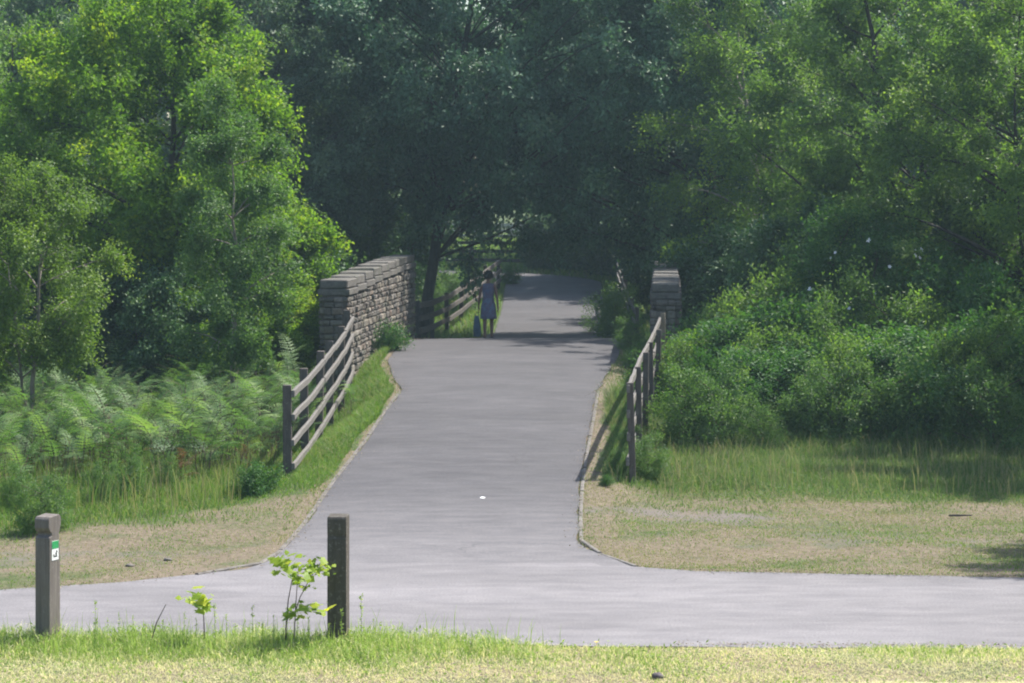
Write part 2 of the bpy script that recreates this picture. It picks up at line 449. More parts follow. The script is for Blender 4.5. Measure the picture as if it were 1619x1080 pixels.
# colour regions (what grows where)
def green_amt(x, y):
    g = np.zeros_like(x)
    nz = fbm(x, y, 21, .9, 3)
    left = x < interp(y, ED, EL)
    edge_l = np.interp(x, [-8, -6.9, -5.4, -4, -3.3, -2.3], [25.2, 25.3, 26.0, 27.4, 28.4, 29.3]) + nz * .5
    edge_r = np.interp(x, [.8, 1.6, 3, 6, 9], [31, 29.8, 29.2, 28.7, 28.2]) + nz * .5
    g = np.where(left, np.clip((y - edge_l) / 1.6 + .5 + nz * .3, 0, 1), np.clip((y - edge_r) / 3.2 + .4 + nz * .3, 0, 1))
    fgm = y < road_near(x) + .1
    fg = np.clip(.42 + .35 * nz + .25 * np.clip((-x - 0.5) / 3, 0, 1) + .3 * np.clip((y - 18.5) / .6, 0, 1) * (x < -.3), 0, 1)
    g = np.where(fgm, fg, g)
    # tan strip between the kerb and right-hand fence
    dr = x - interp(y, ED, ER)
    g = np.where((dr > -.3) & (dr < .30 + nz * .12) & (y > 27) & (y < 40), .12, g)
    dl = interp(y, ED, EL) - x
    g = np.where((dl > -.3) & (dl < .13 + nz * .10) & (y > 25) & (y < 50), .15, g)
    g = np.where((dr > -.3) & (dr < .3) & (y >= 40) & (y < 52), .3, g)
    floor = np.where(left, .30, .23 + .025 * np.clip(x, 0, 6)) + .16 * nz + .12 * fbm(x, y, 23, 3.1, 2)
    onv = (y > road_far(x) - .1) & (y < 31) & ~((dr > -.3) & (dr < .42) & (y > 25.6)) & ~((dl > -.3) & (dl < .25) & (y > 24.5))
    g = np.where(onv, np.maximum(g, np.clip(floor, 0, .7)), g)
    return g
def soil_amt(x, y):
    s = .12 + 0 * x
    a = np.exp(-(((x - 2.0) / 1.5)**2 + ((y - 27.8) / 1.0)**2)) * .62
    b = np.exp(-(((x - 4.6) / 2.5)**2 + ((y - 25.8) / 1.0)**2)) * .42
    c = np.exp(-(((x + 4.6) / 2.0)**2 + ((y - 24.4) / .9)**2)) * .42
    d = np.exp(-(((x + 1.9) / .6)**2 + ((y - 52) / 6)**2)) * .5
    return s + a + b + c + d
ny, nx = GX.shape
ii = np.arange(ny * nx).reshape(ny, nx)
quads = np.stack([ii[:-1, :-1], ii[:-1, 1:], ii[1:, 1:], ii[1:, :-1]], -1).reshape(-1, 4)
gme = make_mesh('ground', np.stack([GX, GY, GZ], -1).reshape(-1, 3), [quads], M['ground'],
                {'green': green_amt(GX, GY).ravel(), 'soil': soil_amt(GX, GY).ravel()}, True)
tag(link('ground', gme), 'dry tan and green turf ground sloping up beside the tarmac path', 'ground', kind='structure')

# road and path
rngE = np.random.default_rng(5)
xs = np.concatenate([np.arange(-60, -10, 1.0), np.arange(-10, 10, .12), np.arange(10, 60.1, 1.0)])
jn = fbm(xs, xs * 0, 31, 6, 3) * .035; jf = fbm(xs, xs * 0 + 7, 32, 6, 3) * .03
T = np.linspace(0, 1, 9)
RV = np.array([[(x, road_near(x) + a + (road_far(x) + b + .25 * (-2.3 < x < .9) - road_near(x) - a) * t, .0) for t in T] for x, a, b in zip(xs, jn, jf)])
n1, n2 = RV.shape[:2]; ii = np.arange(n1 * n2).reshape(n1, n2)
q = np.stack([ii[:-1, :-1], ii[1:, :-1], ii[1:, 1:], ii[:-1, 1:]], -1).reshape(-1, 4)
tag(link('road', make_mesh('road', RV.reshape(-1, 3), [q], M['road'], smooth=True)), 'pale grey tarmac lane crossing in front of the path', 'road', kind='structure')
PV = []
for k, (l, r) in enumerate(path_rows):
    a = float(fbm(np.array([l[1] * 1.0]), np.array([0.]), 33, 5, 3)[0]) * .03
    b = float(fbm(np.array([l[1] * 1.0]), np.array([9.]), 34, 5, 3)[0]) * .03
    ins = .0
    row = []
    for t in np.linspace(0, 1, 9):
        x = l[0] + a + (r[0] + b - l[0] - a) * t; y = l[1] + (r[1] - l[1]) * t
        row.append((x, y, float(P(y)) + .004 - .012 * max(0, min(1, (23.95 - y) / .5)) + .02 * (1 - (2 * t - 1)**2) * min(1, max(0, (y - 24.5) / 4))))
    PV.append(row)
PV = np.array(PV); n1, n2 = PV.shape[:2]; ii = np.arange(n1 * n2).reshape(n1, n2)
q = np.stack([ii[:-1, :-1], ii[:-1, 1:], ii[1:, 1:], ii[1:, :-1]], -1).reshape(-1, 4)
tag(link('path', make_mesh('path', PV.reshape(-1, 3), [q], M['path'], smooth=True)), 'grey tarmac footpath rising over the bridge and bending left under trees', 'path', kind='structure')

# kerb edgings (concrete pin kerb, piece by piece in one strip)
def edging(pts, name, label):
    mb = MB(); rg = np.random.default_rng(len(pts))
    pts = [Vector(p) for p in pts]
    # resample to ~0.9 m pieces
    seg = [0]
    for a, b in zip(pts, pts[1:]): seg.append(seg[-1] + (b - a).length)
    L = seg[-1]; n = max(2, int(L / .9))
    def at(s):
        for i in range(len(seg) - 1):
            if s <= seg[i + 1] + 1e-9: return pts[i].lerp(pts[i + 1], (s - seg[i]) / (seg[i + 1] - seg[i]))
        return pts[-1]
    for k in range(n):
        a = at(L * k / n); b = at(L * (k + .985) / n)
        dz = rg.uniform(-.008, .008)
        mb.beam(a + Vector((0, 0, dz)), b + Vector((0, 0, dz)), .05, .12, .008)
    o = mb.obj(name, M['kerb'])
    tag(o, label, 'kerb', kind='structure')
def edge_pts(ds, side):
    return [(float(np.interp(d, ED, EL if side < 0 else ER)) + side * .03, d, float(P(d)) - .052) for d in ds]
left_pts = [(-3.1, 23.02, -.05)] + edge_pts([23.5, 23.9, 24.3, 24.7, 25.4, 26.5, 28, 30, 32, 34, 36, 37.5, 38.3], -1)
edging(left_pts, 'kerb', 'narrow concrete edging along the left side of the path')
right_pts = [(1.25, 23.55, -.045), (1.02, 24.1, -.045)] + edge_pts([24.75, 25.1, 26, 27, 28.5, 30, 32, 34, 36, 38.3], 1)
edging(right_pts, 'kerb', 'narrow concrete edging along the right side of the path')

# ------------------------------------------------------------------ leaves, twigs, trees
def unit(v): return v / (np.linalg.norm(v, axis=-1, keepdims=True) + 1e-9)
def leaves(pos, ax, nrm, L, W, tint, fold=.18):
    """diamond leaves folded along the midrib -> verts, quads, tint"""
    ax = unit(ax); side = unit(np.cross(nrm, ax)); up = np.cross(ax, side)
    L = L[:, None]; W = W[:, None]
    a = pos; b = pos + ax * L * .45 + side * W * .5 + up * W * fold
    c = pos + ax * L; d = pos + ax * L * .45 - side * W * .5 + up * W * fold
    V = np.stack([a, b, c, d], 1).reshape(-1, 3)
    n = len(pos); q = np.arange(n * 4).reshape(n, 4)
    return V, q, np.repeat(tint, 4)

def bez(a, b, c, n):
    t = np.linspace(0, 1, n)[:, None]
    return (1 - t)**2 * a + 2 * t * (1 - t) * b + t**2 * c

def make_tree(seed, H, R_, Hc, Rz, leafmat, barkmat, limbs=26, secs=9, twigs=12, per=24, leaf=.085, wid=.58,
              droop=.25, trunk_r=.14, h0=.6, multi=1, lean=(0, 0), tw_len=.36, sec_len=.34, squash=1.0,
              tip=.5, back_cut=None, trunk_top=.86, inner=.35, rough=.3, weep=0.0):
    """returns (trunk mesh, crown mesh) around the origin. crown ellipsoid centre height Hc, radii R_, R_*squash, Rz"""
    rg = np.random.default_rng(seed)
    mb = MB()
    stems = []
    for s in range(multi):
        a = rg.uniform(0, 6.28); off = rg.uniform(.05, .18) * (multi > 1)
        base = np.array([math.cos(a) * off, math.sin(a) * off, -.1])
        top = np.array([lean[0] + (rg.normal() * .25 * R_ if multi > 1 else 0), lean[1] + (rg.normal() * .25 * R_ if multi > 1 else 0), H * trunk_top * (1 if s == 0 else rg.uniform(.75, 1))])
        mid = (base + top) / 2 + rg.normal(size=3) * [.12 * R_ * .4, .12 * R_ * .4, 0] + np.array([-lean[0] * .15, -lean[1] * .15, 0])
        pts = bez(base, mid, top, 12)
        pts[1:-1] += rg.normal(size=(10, 3)) * [.03, .03, 0] * min(1, H / 6)
        rr = trunk_r * (1 - np.linspace(0, 1, 12)**1.2 * .86) * (1 if s == 0 else .75); rr[0] *= 1.35
        mb.tube(pts, rr, 8); stems.append((pts, rr))
    # lumpy envelope
    ph = rg.uniform(0, 6.28, 6)
    def env(az, el):
        return 1 + rough * (.5 * np.sin(2 * az + ph[0]) * np.cos(el) + .5 * np.sin(3 * az + 2.2 * el + ph[1]) + .45 * np.sin(5 * az + ph[2] + 4 * el) + .4 * np.sin(4 * el + ph[3]))* .6
    P0, D0, TT, NN = [], [], [], []
    ccen = np.array([lean[0] * .8, lean[1] * .8, Hc])
    for i in range(limbs):
        u = (i + .5) / limbs
        el = math.asin(max(-.98, min(.98, -0.92 + 1.9 * u))); az = i * 2.39996 + rg.uniform(-.4, .4)
        k = env(az, el) * rg.uniform(.72, 1.0)
        tgt = ccen + np.array([math.cos(el) * math.cos(az) * R_ * k, math.cos(el) * math.sin(az) * R_ * squash * k, math.sin(el) * Rz * k])
        tgt[2] = max(tgt[2], .25)
        pts, rr = stems[i % len(stems)]
        hd = math.hypot(tgt[0] - ccen[0], tgt[1] - ccen[1])
        zs = min(max(h0 * .6, tgt[2] - hd * rg.uniform(.35, .75)), pts[-1][2] * .98)
        j = int(np.argmin(abs(pts[:, 2] - zs))); st = pts[j]
        mid = st * .45 + tgt * .55 + np.array([0, 0, hd * rg.uniform(.02, .22)]) + rg.normal(size=3) * .06 * R_
        lp = bez(st, mid, tgt, 8); lr = np.linspace(max(.012, min(rr[j] * .62, .05 * R_ * .45)) * (.5 if limbs > 80 else 1), .006, 8)
        mb.tube(lp, lr, 5)
        # secondaries
        for s in range(secs):
            t = 1 - rg.uniform(0, 1)**1.3 * (1 - inner * .6)
            if s == 0: t = 1.0
            f = t * 7; k0 = min(6, int(f)); p = lp[k0] + (lp[k0 + 1] - lp[k0]) * (f - k0)
            ld = unit(lp[min(7, k0 + 1)] - lp[k0])
            outd = unit(p - ccen + np.array([0, 0, -.2 * Rz * .2]))
            dr = unit(ld * .7 + outd * .6 + rg.normal(size=3) * .62 + np.array([0, 0, .12 - weep]))
            Ls = R_ * sec_len * rg.uniform(.55, 1.15)
            e = p + dr * Ls + np.array([0, 0, -weep * Ls * .6])
            m2 = (p + e) / 2 + np.array([0, 0, .08 * Ls])
            sp = bez(p, m2, e, 5)
            if Ls > .25: mb.tube(sp, np.linspace(.009, .003, 5), 3)
            tt = rg.uniform(.12, 1, twigs); tt[:2] = 1
            ff = tt * 4; kk = np.minimum(3, ff.astype(int)); pp = sp[kk] + (sp[kk + 1] - sp[kk]) * (ff - kk)[:, None]
            dd = unit(dr * .55 + outd * .35 + rg.normal(size=(twigs, 3)) * .65 + np.array([0, 0, .1 - weep * 1.2]))
            P0.append(pp); D0.append(dd)
            NN.append(np.tile(unit(rg.normal(size=3) * .55 + outd * .5 + np.array([0, 0, .75])), (twigs, 1)))
            # young growth: outer and upper twigs are lighter in colour
            TT.append(np.full(twigs, rg.normal(0, .17)) + .10 * (t > .85) + rg.normal(0, .08, twigs))
    P0 = np.concatenate(P0); D0 = np.concatenate(D0); TT = np.concatenate(TT); NN = np.concatenate(NN)
    n = len(P0)
    rep = np.repeat(np.arange(n), per); m = len(rep)
    s = rg.uniform(0, 1, m)
    tl = (tw_len * rg.uniform(.6, 1.25, n))[rep]
    pos = P0[rep] + D0[rep] * (s * tl)[:, None] + rg.normal(size=(m, 3)) * (.035 + .05 * leaf / .085)
    pos[:, 2] -= droop * (s * tl) * .5
    ax = unit(D0[rep] * .5 + rg.normal(size=(m, 3)) * .7 + np.array([0, 0, -droop]))
    nr = unit(rg.normal(size=(m, 3)) * .42 + NN[rep])
    L = leaf * rg.uniform(.65, 1.25, m)
    tint = np.clip(.36 + TT[rep] + rg.normal(0, .10, m) + tip * .5 * np.clip(s - .6, 0, 1), 0, 1)
    keep = pos[:, 2] > .03
    V, q, tn = leaves(pos[keep], ax[keep], nr[keep], L[keep], L[keep] * wid, tint[keep])
    return mb.mesh('trunk', barkmat, True), make_mesh('crown', V, [q], leafmat, {'tint': tn})

def gz(x, y): return float(height(np.array([x]), np.array([y]))[0])
def place_tree(name, meshes, x, y, label, cat='tree', group=None, rz=0, sc=(1, 1, 1), parts=('trunk', 'crown'), z=None):
    r = empty(name, (x, y, gz(x, y) if z is None else z), label, cat, group, rz)
    for nm, me in zip(parts, meshes):
        o = link(nm, me, r); o.scale = sc
    return r
def pick(px, d): return wx(px, d), d

exec_trees = True
# --- left side
t = make_tree(11, 4.5, 1.15, 2.75, 1.85, M['l_birch'], M['bark_birch'], 26, 8, 11, 24, .05, .72, .35, .045, 1.0, 2, tw_len=.28, rough=.28)
place_tree('birch_tree', t, *pick(36, 36), 'small birch with fine pale leaves at the left edge above the ferns', rz=.4)
t = make_tree(12, 7.9, 2.55, 4.2, 3.6, M['l_bright'], M['bark'], 46, 11, 11, 22, .098, .6, .25, .13, .8, 2, tw_len=.36, rough=.35, tip=.9)
place_tree('leafy_tree', t, *pick(235, 45), 'large bright yellow green tree in full sun behind the slender birch')
t = make_tree(13, 5.6, .85, 3.2, 2.35, M['l_slender'], M['bark_birch'], 26, 8, 10, 22, .05, .7, .45, .05, .9, 1, tw_len=.26, rough=.25, weep=.15)
place_tree('birch_tree', t, *pick(368, 39), 'slender birch with a thin pale trunk in front of the large sunlit tree')
t = make_tree(14, 3.6, 1.15, 2.0, 1.5, M['l_bright'], M['bark'], 20, 9, 12, 22, .085, .6, .2, .06, .5, 2, tw_len=.3, tip=1.0)
place_tree('leafy_tree', t, *pick(438, 46.2), 'low spreading sunlit tree reaching over the left end of stone wall')
place_tree('leafy_bush', t, *pick(296, 42.6), 'low leafy bush under the large sunlit tree left of the slender birch trunk', 'bush', rz=1.4, sc=(.85, .85, .62))
place_tree('leafy_bush', t, *pick(428, 43.6), 'low leafy bush between the slender birch trunk and stone wall end', 'bush', rz=2.6, sc=(.75, .75, .60))
place_tree('leafy_bush', t, *pick(160, 43.4), 'low leafy bush between the small birch and the large sunlit tree', 'bush', rz=4.2, sc=(.85, .85, .66))
t = make_tree(15, 8.2, 2.2, 5.0, 3.0, M['l_slender'], M['bark'], 30, 9, 11, 22, .08, .6, .3, .11, 1.5)
place_tree('leafy_tree', t, *pick(20, 49), 'mid green tree standing behind the small birch at far left')
tgrey = make_tree(16, 11, 2.9, 6.0, 4.8, M['l_grey'], M['bark'], 42, 10, 11, 20, .115, .62, .3, .17, 1.5)
place_tree('leafy_tree', tgrey, *pick(430, 58), 'tall grey green tree behind the sunlit tree and left stone wall')
place_tree('leafy_tree', tgrey, *pick(170, 62), 'grey green tree showing over the top of the large sunlit tree', rz=2.0)
# --- middle
tdark = make_tree(17, 13, 4.6, 7.6, 5.2, M['l_dark'], M['bark'], 105, 8, 10, 18, .125, .62, .3, .22, 2.6, inner=.22, sec_len=.2, rough=.5, tw_len=.42)
tarch = make_tree(18, 13, 5.2, 7.5, 4.7, M['l_dark'], M['bark'], 105, 8, 10, 18, .125, .62, .3, .155, 2.6, lean=(1.9, 0), inner=.22, sec_len=.19, rough=.5, tw_len=.42)
place_tree('shade_tree', tarch, *pick(664, 60), 'dark tree leaning over the path just beyond the left stone wall', sc=(1, 1, 1.07))
place_tree('shade_tree', tdark, 4.9, 59.6, 'dark tree arching over the path beyond the right stone wall', rz=1.1)
place_tree('shade_tree', tdark, wx(905, 97), 97, 'dark tree closing the view where the path bends left', rz=2.6, sc=(1.15, 1.15, 1.0))
place_tree('shade_tree', tarch, wx(545, 70), 70, 'dark tree between the grey green tree and the leaning tree', rz=3.3)
place_tree('shade_tree', tarch, wx(1085, 82), 82, 'dark tree low over the far end of right hand fence', rz=4.0, sc=(1, 1, .9))
# --- right side
t = make_tree(21, 9.4, 2.1, 5.7, 3.6, M['l_right'], M['bark_birch'], 40, 9, 11, 20, .07, .7, .4, .10, .8, 3, tw_len=.36, tip=.8, rough=.4)
place_tree('leafy_tree', t, *pick(1238, 53), 'loose light green tree with thin leaning stems right of stone wall', sc=(1.12, 1.12, 1.05))
tright = make_tree(22, 10, 3.2, 4.9, 4.6, M['l_right'], M['bark'], 64, 8, 11, 22, .085, .62, .3, .15, .8, 2, rough=.45, sec_len=.24, inner=.3)
place_tree('leafy_tree', tright, *pick(1440, 46.5), 'broad green tree behind the white flowered rose bush')
place_tree('leafy_tree', tright, *pick(1650, 42), 'shaded green tree cut by the right edge of view', rz=2.2, sc=(.95, .95, .9))
place_tree('leafy_tree', tright, 11.5, 34.6, 'overhanging tree at the right edge shading the long grass', rz=4.1, sc=(1.05, 1.05, .95))
place_tree('leafy_tree', tgrey, 10.0, 26.2, 'tree beside the lane off the right edge dropping shade on the tarmac', rz=1.0, sc=(.62, .62, .72))
t = make_tree(23, 3.4, 1.25, 1.9, 1.4, M['l_bramble'], M['stem'], 26, 9, 10, 20, .06, .62, .3, .04, .2, 4, tw_len=.3)
rose = place_tree('rose_bush', t, *pick(1375, 41), 'tall wild rose bush dotted with white flowers among dark trees', 'bush', parts=('stems', 'foliage'))
# white roses over the camera-facing half of the bush
fm = MB(); 
for k in range(5):
    a = k * 2 * math.pi / 5
    c, s_ = math.cos(a), math.sin(a); c2, s2 = math.cos(a + .62), math.sin(a + .62); c1, s1 = math.cos(a - .62), math.sin(a - .62)
    fm.add([(0, 0, 0), (c1*.022, s1*.022, .006), (c*.034, s_*.034, .012), (c2*.022, s2*.022, .006)], [(0, 1, 2, 3)])
fme = fm.mesh('flower', M['white'])
rg = np.random.default_rng(77)
def flower_on(parent, n, rx, ry, rz, cz, spread=1.0):
    for k in range(n):
        az = rg.uniform(math.pi * 1.08, math.pi * 1.92); el = rg.uniform(-.5, .9)
        p = Vector((math.cos(el) * math.cos(az) * rx, math.cos(el) * math.sin(az) * ry, cz + math.sin(el) * rz)) * 1.0
        o = link('flower', fme, parent, p); s = rg.uniform(.8, 1.5); o.scale = (s, s, s)
        o.rotation_euler = Vector((math.cos(az), math.sin(az), .5)).to_track_quat('Z', 'Y').to_euler()
flower_on(rose, 34, 1.25, 1.3, 1.45, 1.95)

# bushes (brambles)
tshoot = make_tree(39, 1.9, .95, .9, .95, M['l_right'], M['stem'], 24, 7, 9, 16, .075, .55, .3, .02, .1, 6, tw_len=.42, rough=.9, tip=.9, sec_len=.45)
tb = [make_tree(31 + k, 1.7, 1.15, .75, .85, M['l_bramble'], M['stem'], 30, 8, 10, 17, .075, .6, .3, .025, .1, 6, tw_len=.34, squash=.9, rough=.75, tip=.8, sec_len=.38) for k in range(3)]
bush_spots = [
    (1168, 39.6, .95, .85, 0, 'bright bramble bush behind the end post of the right fence'),
    (1165, 37.4, .66, .66, 1, 'rounded bramble bush to the right of the right fence rails'),
    (1275, 39.2, 1.2, 1.1, 2, 'tall bramble bush below the loose light green tree'),
    (1262, 36.4, .9, .72, 0, 'low bramble bush at front of the thicket with yellow shoots'),
    (1392, 37.2, 1.1, .85, 1, 'bramble bush in front of the white flowered rose'),
    (1490, 36.0, 1.05, .85, 2, 'drooping bramble bush bordering the shaded grass at right'),
    (1590, 36.6, 1.15, 1.0, 0, 'dark bramble bush at the right edge of view'),
    (1530, 39.4, 1.2, 1.3, 1, 'tall shadowy bush under the broad green tree'),
    (1158, 43.6, .85, 1.0, 2, 'bushy shrub beside the outer face of right stone wall'),
]
for i, (px, d, sc, sz, k, lab) in enumerate(bush_spots):
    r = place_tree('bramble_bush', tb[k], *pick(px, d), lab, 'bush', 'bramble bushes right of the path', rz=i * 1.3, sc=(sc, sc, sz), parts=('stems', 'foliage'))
rgb = np.random.default_rng(61)
for i, (px, d, sc, lab) in enumerate([
        (1098, 39.6, .60, 'small light green shoot bush close behind the right fence'), (1215, 37.7, .6, 'small pale bush breaking out of the bramble thicket middle'),
        (1335, 35.9, .62, 'low pale shoot bush at the ragged front of the thicket'), (1440, 38.3, .8, 'taller pale bush rising between two bramble mounds'),
        (1345, 38.6, .75, 'pale green bush under the white roses'), (1545, 35.4, .6, 'low ragged bush in shade at the thicket foot far right'),
        (1165, 42.2, .7, 'pale bush climbing beside the right stone wall foot'), (1225, 41.5, .85, 'pale upright bush under the loose light green tree')]):
    place_tree('shoot_bush', tshoot, *pick(px, d), lab, 'bush', 'pale bushes mixed into the bramble thicket', rz=i * 1.1, sc=(sc * 1.1, sc * 1.1, sc * rgb.uniform(1.0, 1.4)), parts=('stems', 'foliage'))
# dark thicket behind the left ferns and right bushes
tthick = make_tree(36, 3.0, 1.7, 1.5, 1.5, M['l_wood'], M['stem'], 34, 9, 11, 18, .09, .62, .3, .05, .2, 4, tw_len=.34)
for px, d, sc, lab in [(100, 47, 1.0, 'dark shrub in shade behind the small birch trunk'), (240, 42.5, .8, 'dark shrub in shade below the large sunlit tree'),
                       (420, 48, 1.0, 'dark shrub behind the front end of left stone wall'), (1200, 50, 1.0, 'dark shrub filling the gap behind the right stone wall'),
                       (1330, 44, 1.1, 'dark shrub behind the tall wild rose bush'), (1560, 45, 1.2, 'dark shrub below the broad green tree'),
                       (955, 91, 1.4, 'dark undergrowth behind the right half of the cross fence'), (1010, 84, 1.6, 'dark undergrowth at the outside of the path bend'),
                       (1085, 76, 1.5, 'dark undergrowth right of the far right fence'), 
                       (530, 66, 1.6, 'dark undergrowth seen past the top of left stone wall'), (520, 76, 1.8, 'dark undergrowth behind the left stone wall coping'),
                       (868, 87.6, .62, 'low dark undergrowth under the cross fence at the path end'), (925, 87.0, .7, 'low dark undergrowth at the outer edge of the path end'),
                       (1150, 66, 1.5, 'dark undergrowth beyond the right stone wall')]:
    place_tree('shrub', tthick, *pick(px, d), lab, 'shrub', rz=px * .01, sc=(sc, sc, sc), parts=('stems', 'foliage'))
# small plants by walls and fences
tn_ = make_tree(37, .75, .42, .36, .36, M['l_bramble'], M['stem'], 13, 5, 6, 9, .075, .55, .3, .01, .05, 4, tw_len=.2, tip=.7, rough=.9)
tlite = make_tree(38, 1.3, .6, .65, .62, M['l_slender'], M['stem'], 17, 6, 7, 12, .06, .5, .3, .012, .1, 5, tw_len=.24, tip=1, rough=.8)
for i, (px, d, s_, k, lab) in enumerate([
        (617, 46.6, .62, 0, 'small green shrub growing against the left stone wall'),
        (412, 29.4, .42, 0, 'dark weed clump at the foot of the near left fence post'),
        (398, 29.2, .40, 0, 'low dark weed beside the dry verge left of fence'),
        (1024, 30.8, .40, 1, 'pale weed clump at the foot of near right fence post'),
        (972, 30.6, .26, 1, 'small weed tuft on path side of the near right fence post'), (983, 32.6, .27, 1, 'small weed tuft on path side of the right fence by the second post'), (994, 34.8, .28, 1, 'small weed tuft on path side of the right fence near its middle'), (958, 29.6, .16, 0, 'tiny dark weed next to the right kerb'),
        (1016, 43.2, .55, 1, 'light green shrub growing in front of the right stone wall end'),
        (1006, 47.0, .5, 1, 'green weed clump between the path and right stone wall'),
        (974, 57.5, .8, 1, 'bright shrub overgrowing the far right fence'),
        (968, 61.5, .85, 1, 'leafy shrub further along the far right fence'),
        (1004, 38.2, .45, 0, 'weed clump between the right fence posts and path'),
        (712, 67, .9, 1, 'sunlit shrub behind the far left fence'),
        (740, 75, .65, 1, 'green shrub below the dark cross fence'),
        (806, 79.5, .7, 0, 'dark weed clump on the inside of path bend'),
        (66, 26.2, .42, 1, 'scrubby weed behind the left bollard')]):
    place_tree('weed', (tn_, tlite)[k], *pick(px, d), lab, 'plant', rz=i * .9, sc=(s_, s_, s_), parts=('stems', 'foliage'))

# far wood, one mass
def far_wood():
    rg = np.random.default_rng(99); Vs, Qs, Ts = [], [], []; off = 0
    for k in range(64):
        x = rg.uniform(-62, 66); y = rg.uniform(142, 162)
        if k > 38: y = rg.uniform(78, 118); x = rg.choice([-1, 1]) * rg.uniform(13, 34) + .0
        H = rg.uniform(13, 17); Rr = rg.uniform(3.2, 4.6)
        n = 2600
        d = unit(rg.normal(size=(n, 3))); rr = rg.uniform(.55, 1.0, n)**.5
        lump = 1 + .22 * np.sin(d[:, 0] * 5 + k) + .2 * np.sin(d[:, 1] * 6 + 2 * k) + .2 * np.sin(d[:, 2] * 7 + 3 * k)
        p = d * (rr * lump)[:, None] * [Rr, Rr, H * .5] + [x, y, H * .5 + 1.5]
        L = rg.uniform(.35, .75, n)
        V, q, t = leaves(p, unit(rg.normal(size=(n, 3))), unit(d + rg.normal(size=(n, 3)) * .6 + [0, 0, .5]), L, L * .7, np.clip(.4 + rg.normal(0, .16, n) + .15 * math.sin(k * 7), 0, 1))
        Vs.append(V); Qs.append(q + off); Ts.append(t); off += len(V)
    me = make_mesh('woodland', np.concatenate(Vs), [np.concatenate(Qs)], M['l_wood'], {'tint': np.concatenate(Ts)})
    tag(link('woodland', me), 'dark far-off wood closing the view behind everything', 'woodland', kind='stuff')
far_wood()

# ------------------------------------------------------------------ ferns
def make_fern(seed):
    rg = np.random.default_rng(seed); Vs, Qs, Ts = [], [], []; off = 0
    st = MB()
    for f in range(rg.integers(6, 9)):
        ftint = rg.normal(.02, .24); az = rg.uniform(0, 6.28); h = rg.uniform(.22, .85); ln = rg.uniform(.40, .68)
        d0 = np.array([math.cos(az), math.sin(az), 0])
        base = np.array([rg.normal() * .08, rg.normal() * .08, -.05])
        k0 = base + d0 * h * .18 + np.array([0, 0, h])
        st.tube(bez(base, base + np.array([0, 0, h * .6]), k0, 5), np.linspace(.006, .0035, 5), 4)
        rise = rg.uniform(-.25, .85); e = k0 + d0 * ln * .85 + np.array([0, 0, rise * ln])
        m = k0 + d0 * ln * .38 + np.array([0, 0, (.24 + .5 * rise) * ln])
        np_ = 13; rp = bez(k0, m, e, np_ + 1)
        st.tube(rp, np.linspace(.0035, .001, np_ + 1), 3)
        for i in range(1, np_ + 1):
            t = i / np_; tg = unit(rp[i] - rp[i - 1])
            up = unit(np.array([0, 0, 1.0]) - tg * tg[2]); side = np.cross(tg, up)
            Lp = ln * .27 * (1 - t)**.8 * min(1, .55 + 3 * t) + .02
            roll = rg.normal() * .12
            for sg in (-1, 1):
                pd = unit(side * sg * .85 + tg * .55 - up * (.15 + roll * sg))
                nl = max(3, int(Lp / .03)); s = (np.arange(nl) + .6) / nl
                pp = rp[i] + pd * (s * Lp)[:, None] + np.array([0, 0, -1.0]) * ((s**2) * Lp * .12)[:, None]
                ll = (Lp * .11 + .009) * (1 - s * .75)
                q2 = np.cross(pd, up)
                for s2 in (-1, 1):
                    a = np.tile(q2 * s2 * .9 + pd * .5, (nl, 1))
                    V, q, tt = leaves(pp, a, np.tile(up, (nl, 1)) + rg.normal(size=(nl, 3)) * .12, ll, np.full(nl, Lp / nl * 1.15 + .004), np.clip(rg.normal(.42, .10, nl) + ftint + .15 * t, 0, 1), .02)
                    Vs.append(V); Qs.append(q + off); Ts.append(tt); off += len(V)
    return st.mesh('stalks', M['stem'], True), make_mesh('fronds', np.concatenate(Vs), [np.concatenate(Qs)], M['fern'], {'tint': np.concatenate(Ts)})
ferns = [make_fern(200 + k) for k in range(7)]
rg = np.random.default_rng(8); spots = []
tries = 0
while len(spots) < 288 and tries < 20000:
    tries += 1
    d = rg.uniform(27.4, 42.0); x = rg.uniform(-9.2, -3.25)
    if d < np.interp(x, [-9, -6.8, -5.5, -4.4, -3.2], [27.4, 27.7, 29.2, 30.4, 31.8]) + .35 * math.sin(x * 2.1): continue
    if x > -3.25 - .0 * d: continue
    if any((x - a)**2 + (d - b)**2 < .25**2 for a, b in spots): continue
    spots.append((x, d))
spots += [(-3.35, 41.6), (-3.3, 40.2), (-3.42, 39), (-3.3, 37.6), (-2.75, 40.2), (-2.7, 38.6)]
for i, (x, d) in enumerate(spots):
    s = rg.uniform(.8, 1.2)
    if i >= len(spots) - 6: s *= .7
    r = empty('bracken_fern', (x, d, gz(x, d)), 'green bracken fern in the thick fern bed left of the fence', 'fern', 'bracken ferns left of the path', rg.uniform(0, 6.28))
    for nm, me in zip(('stalks', 'fronds'), ferns[i % 7]):
        o = link(nm, me, r); o.scale = (s, s, s * rg.uniform(.9, 1.1))

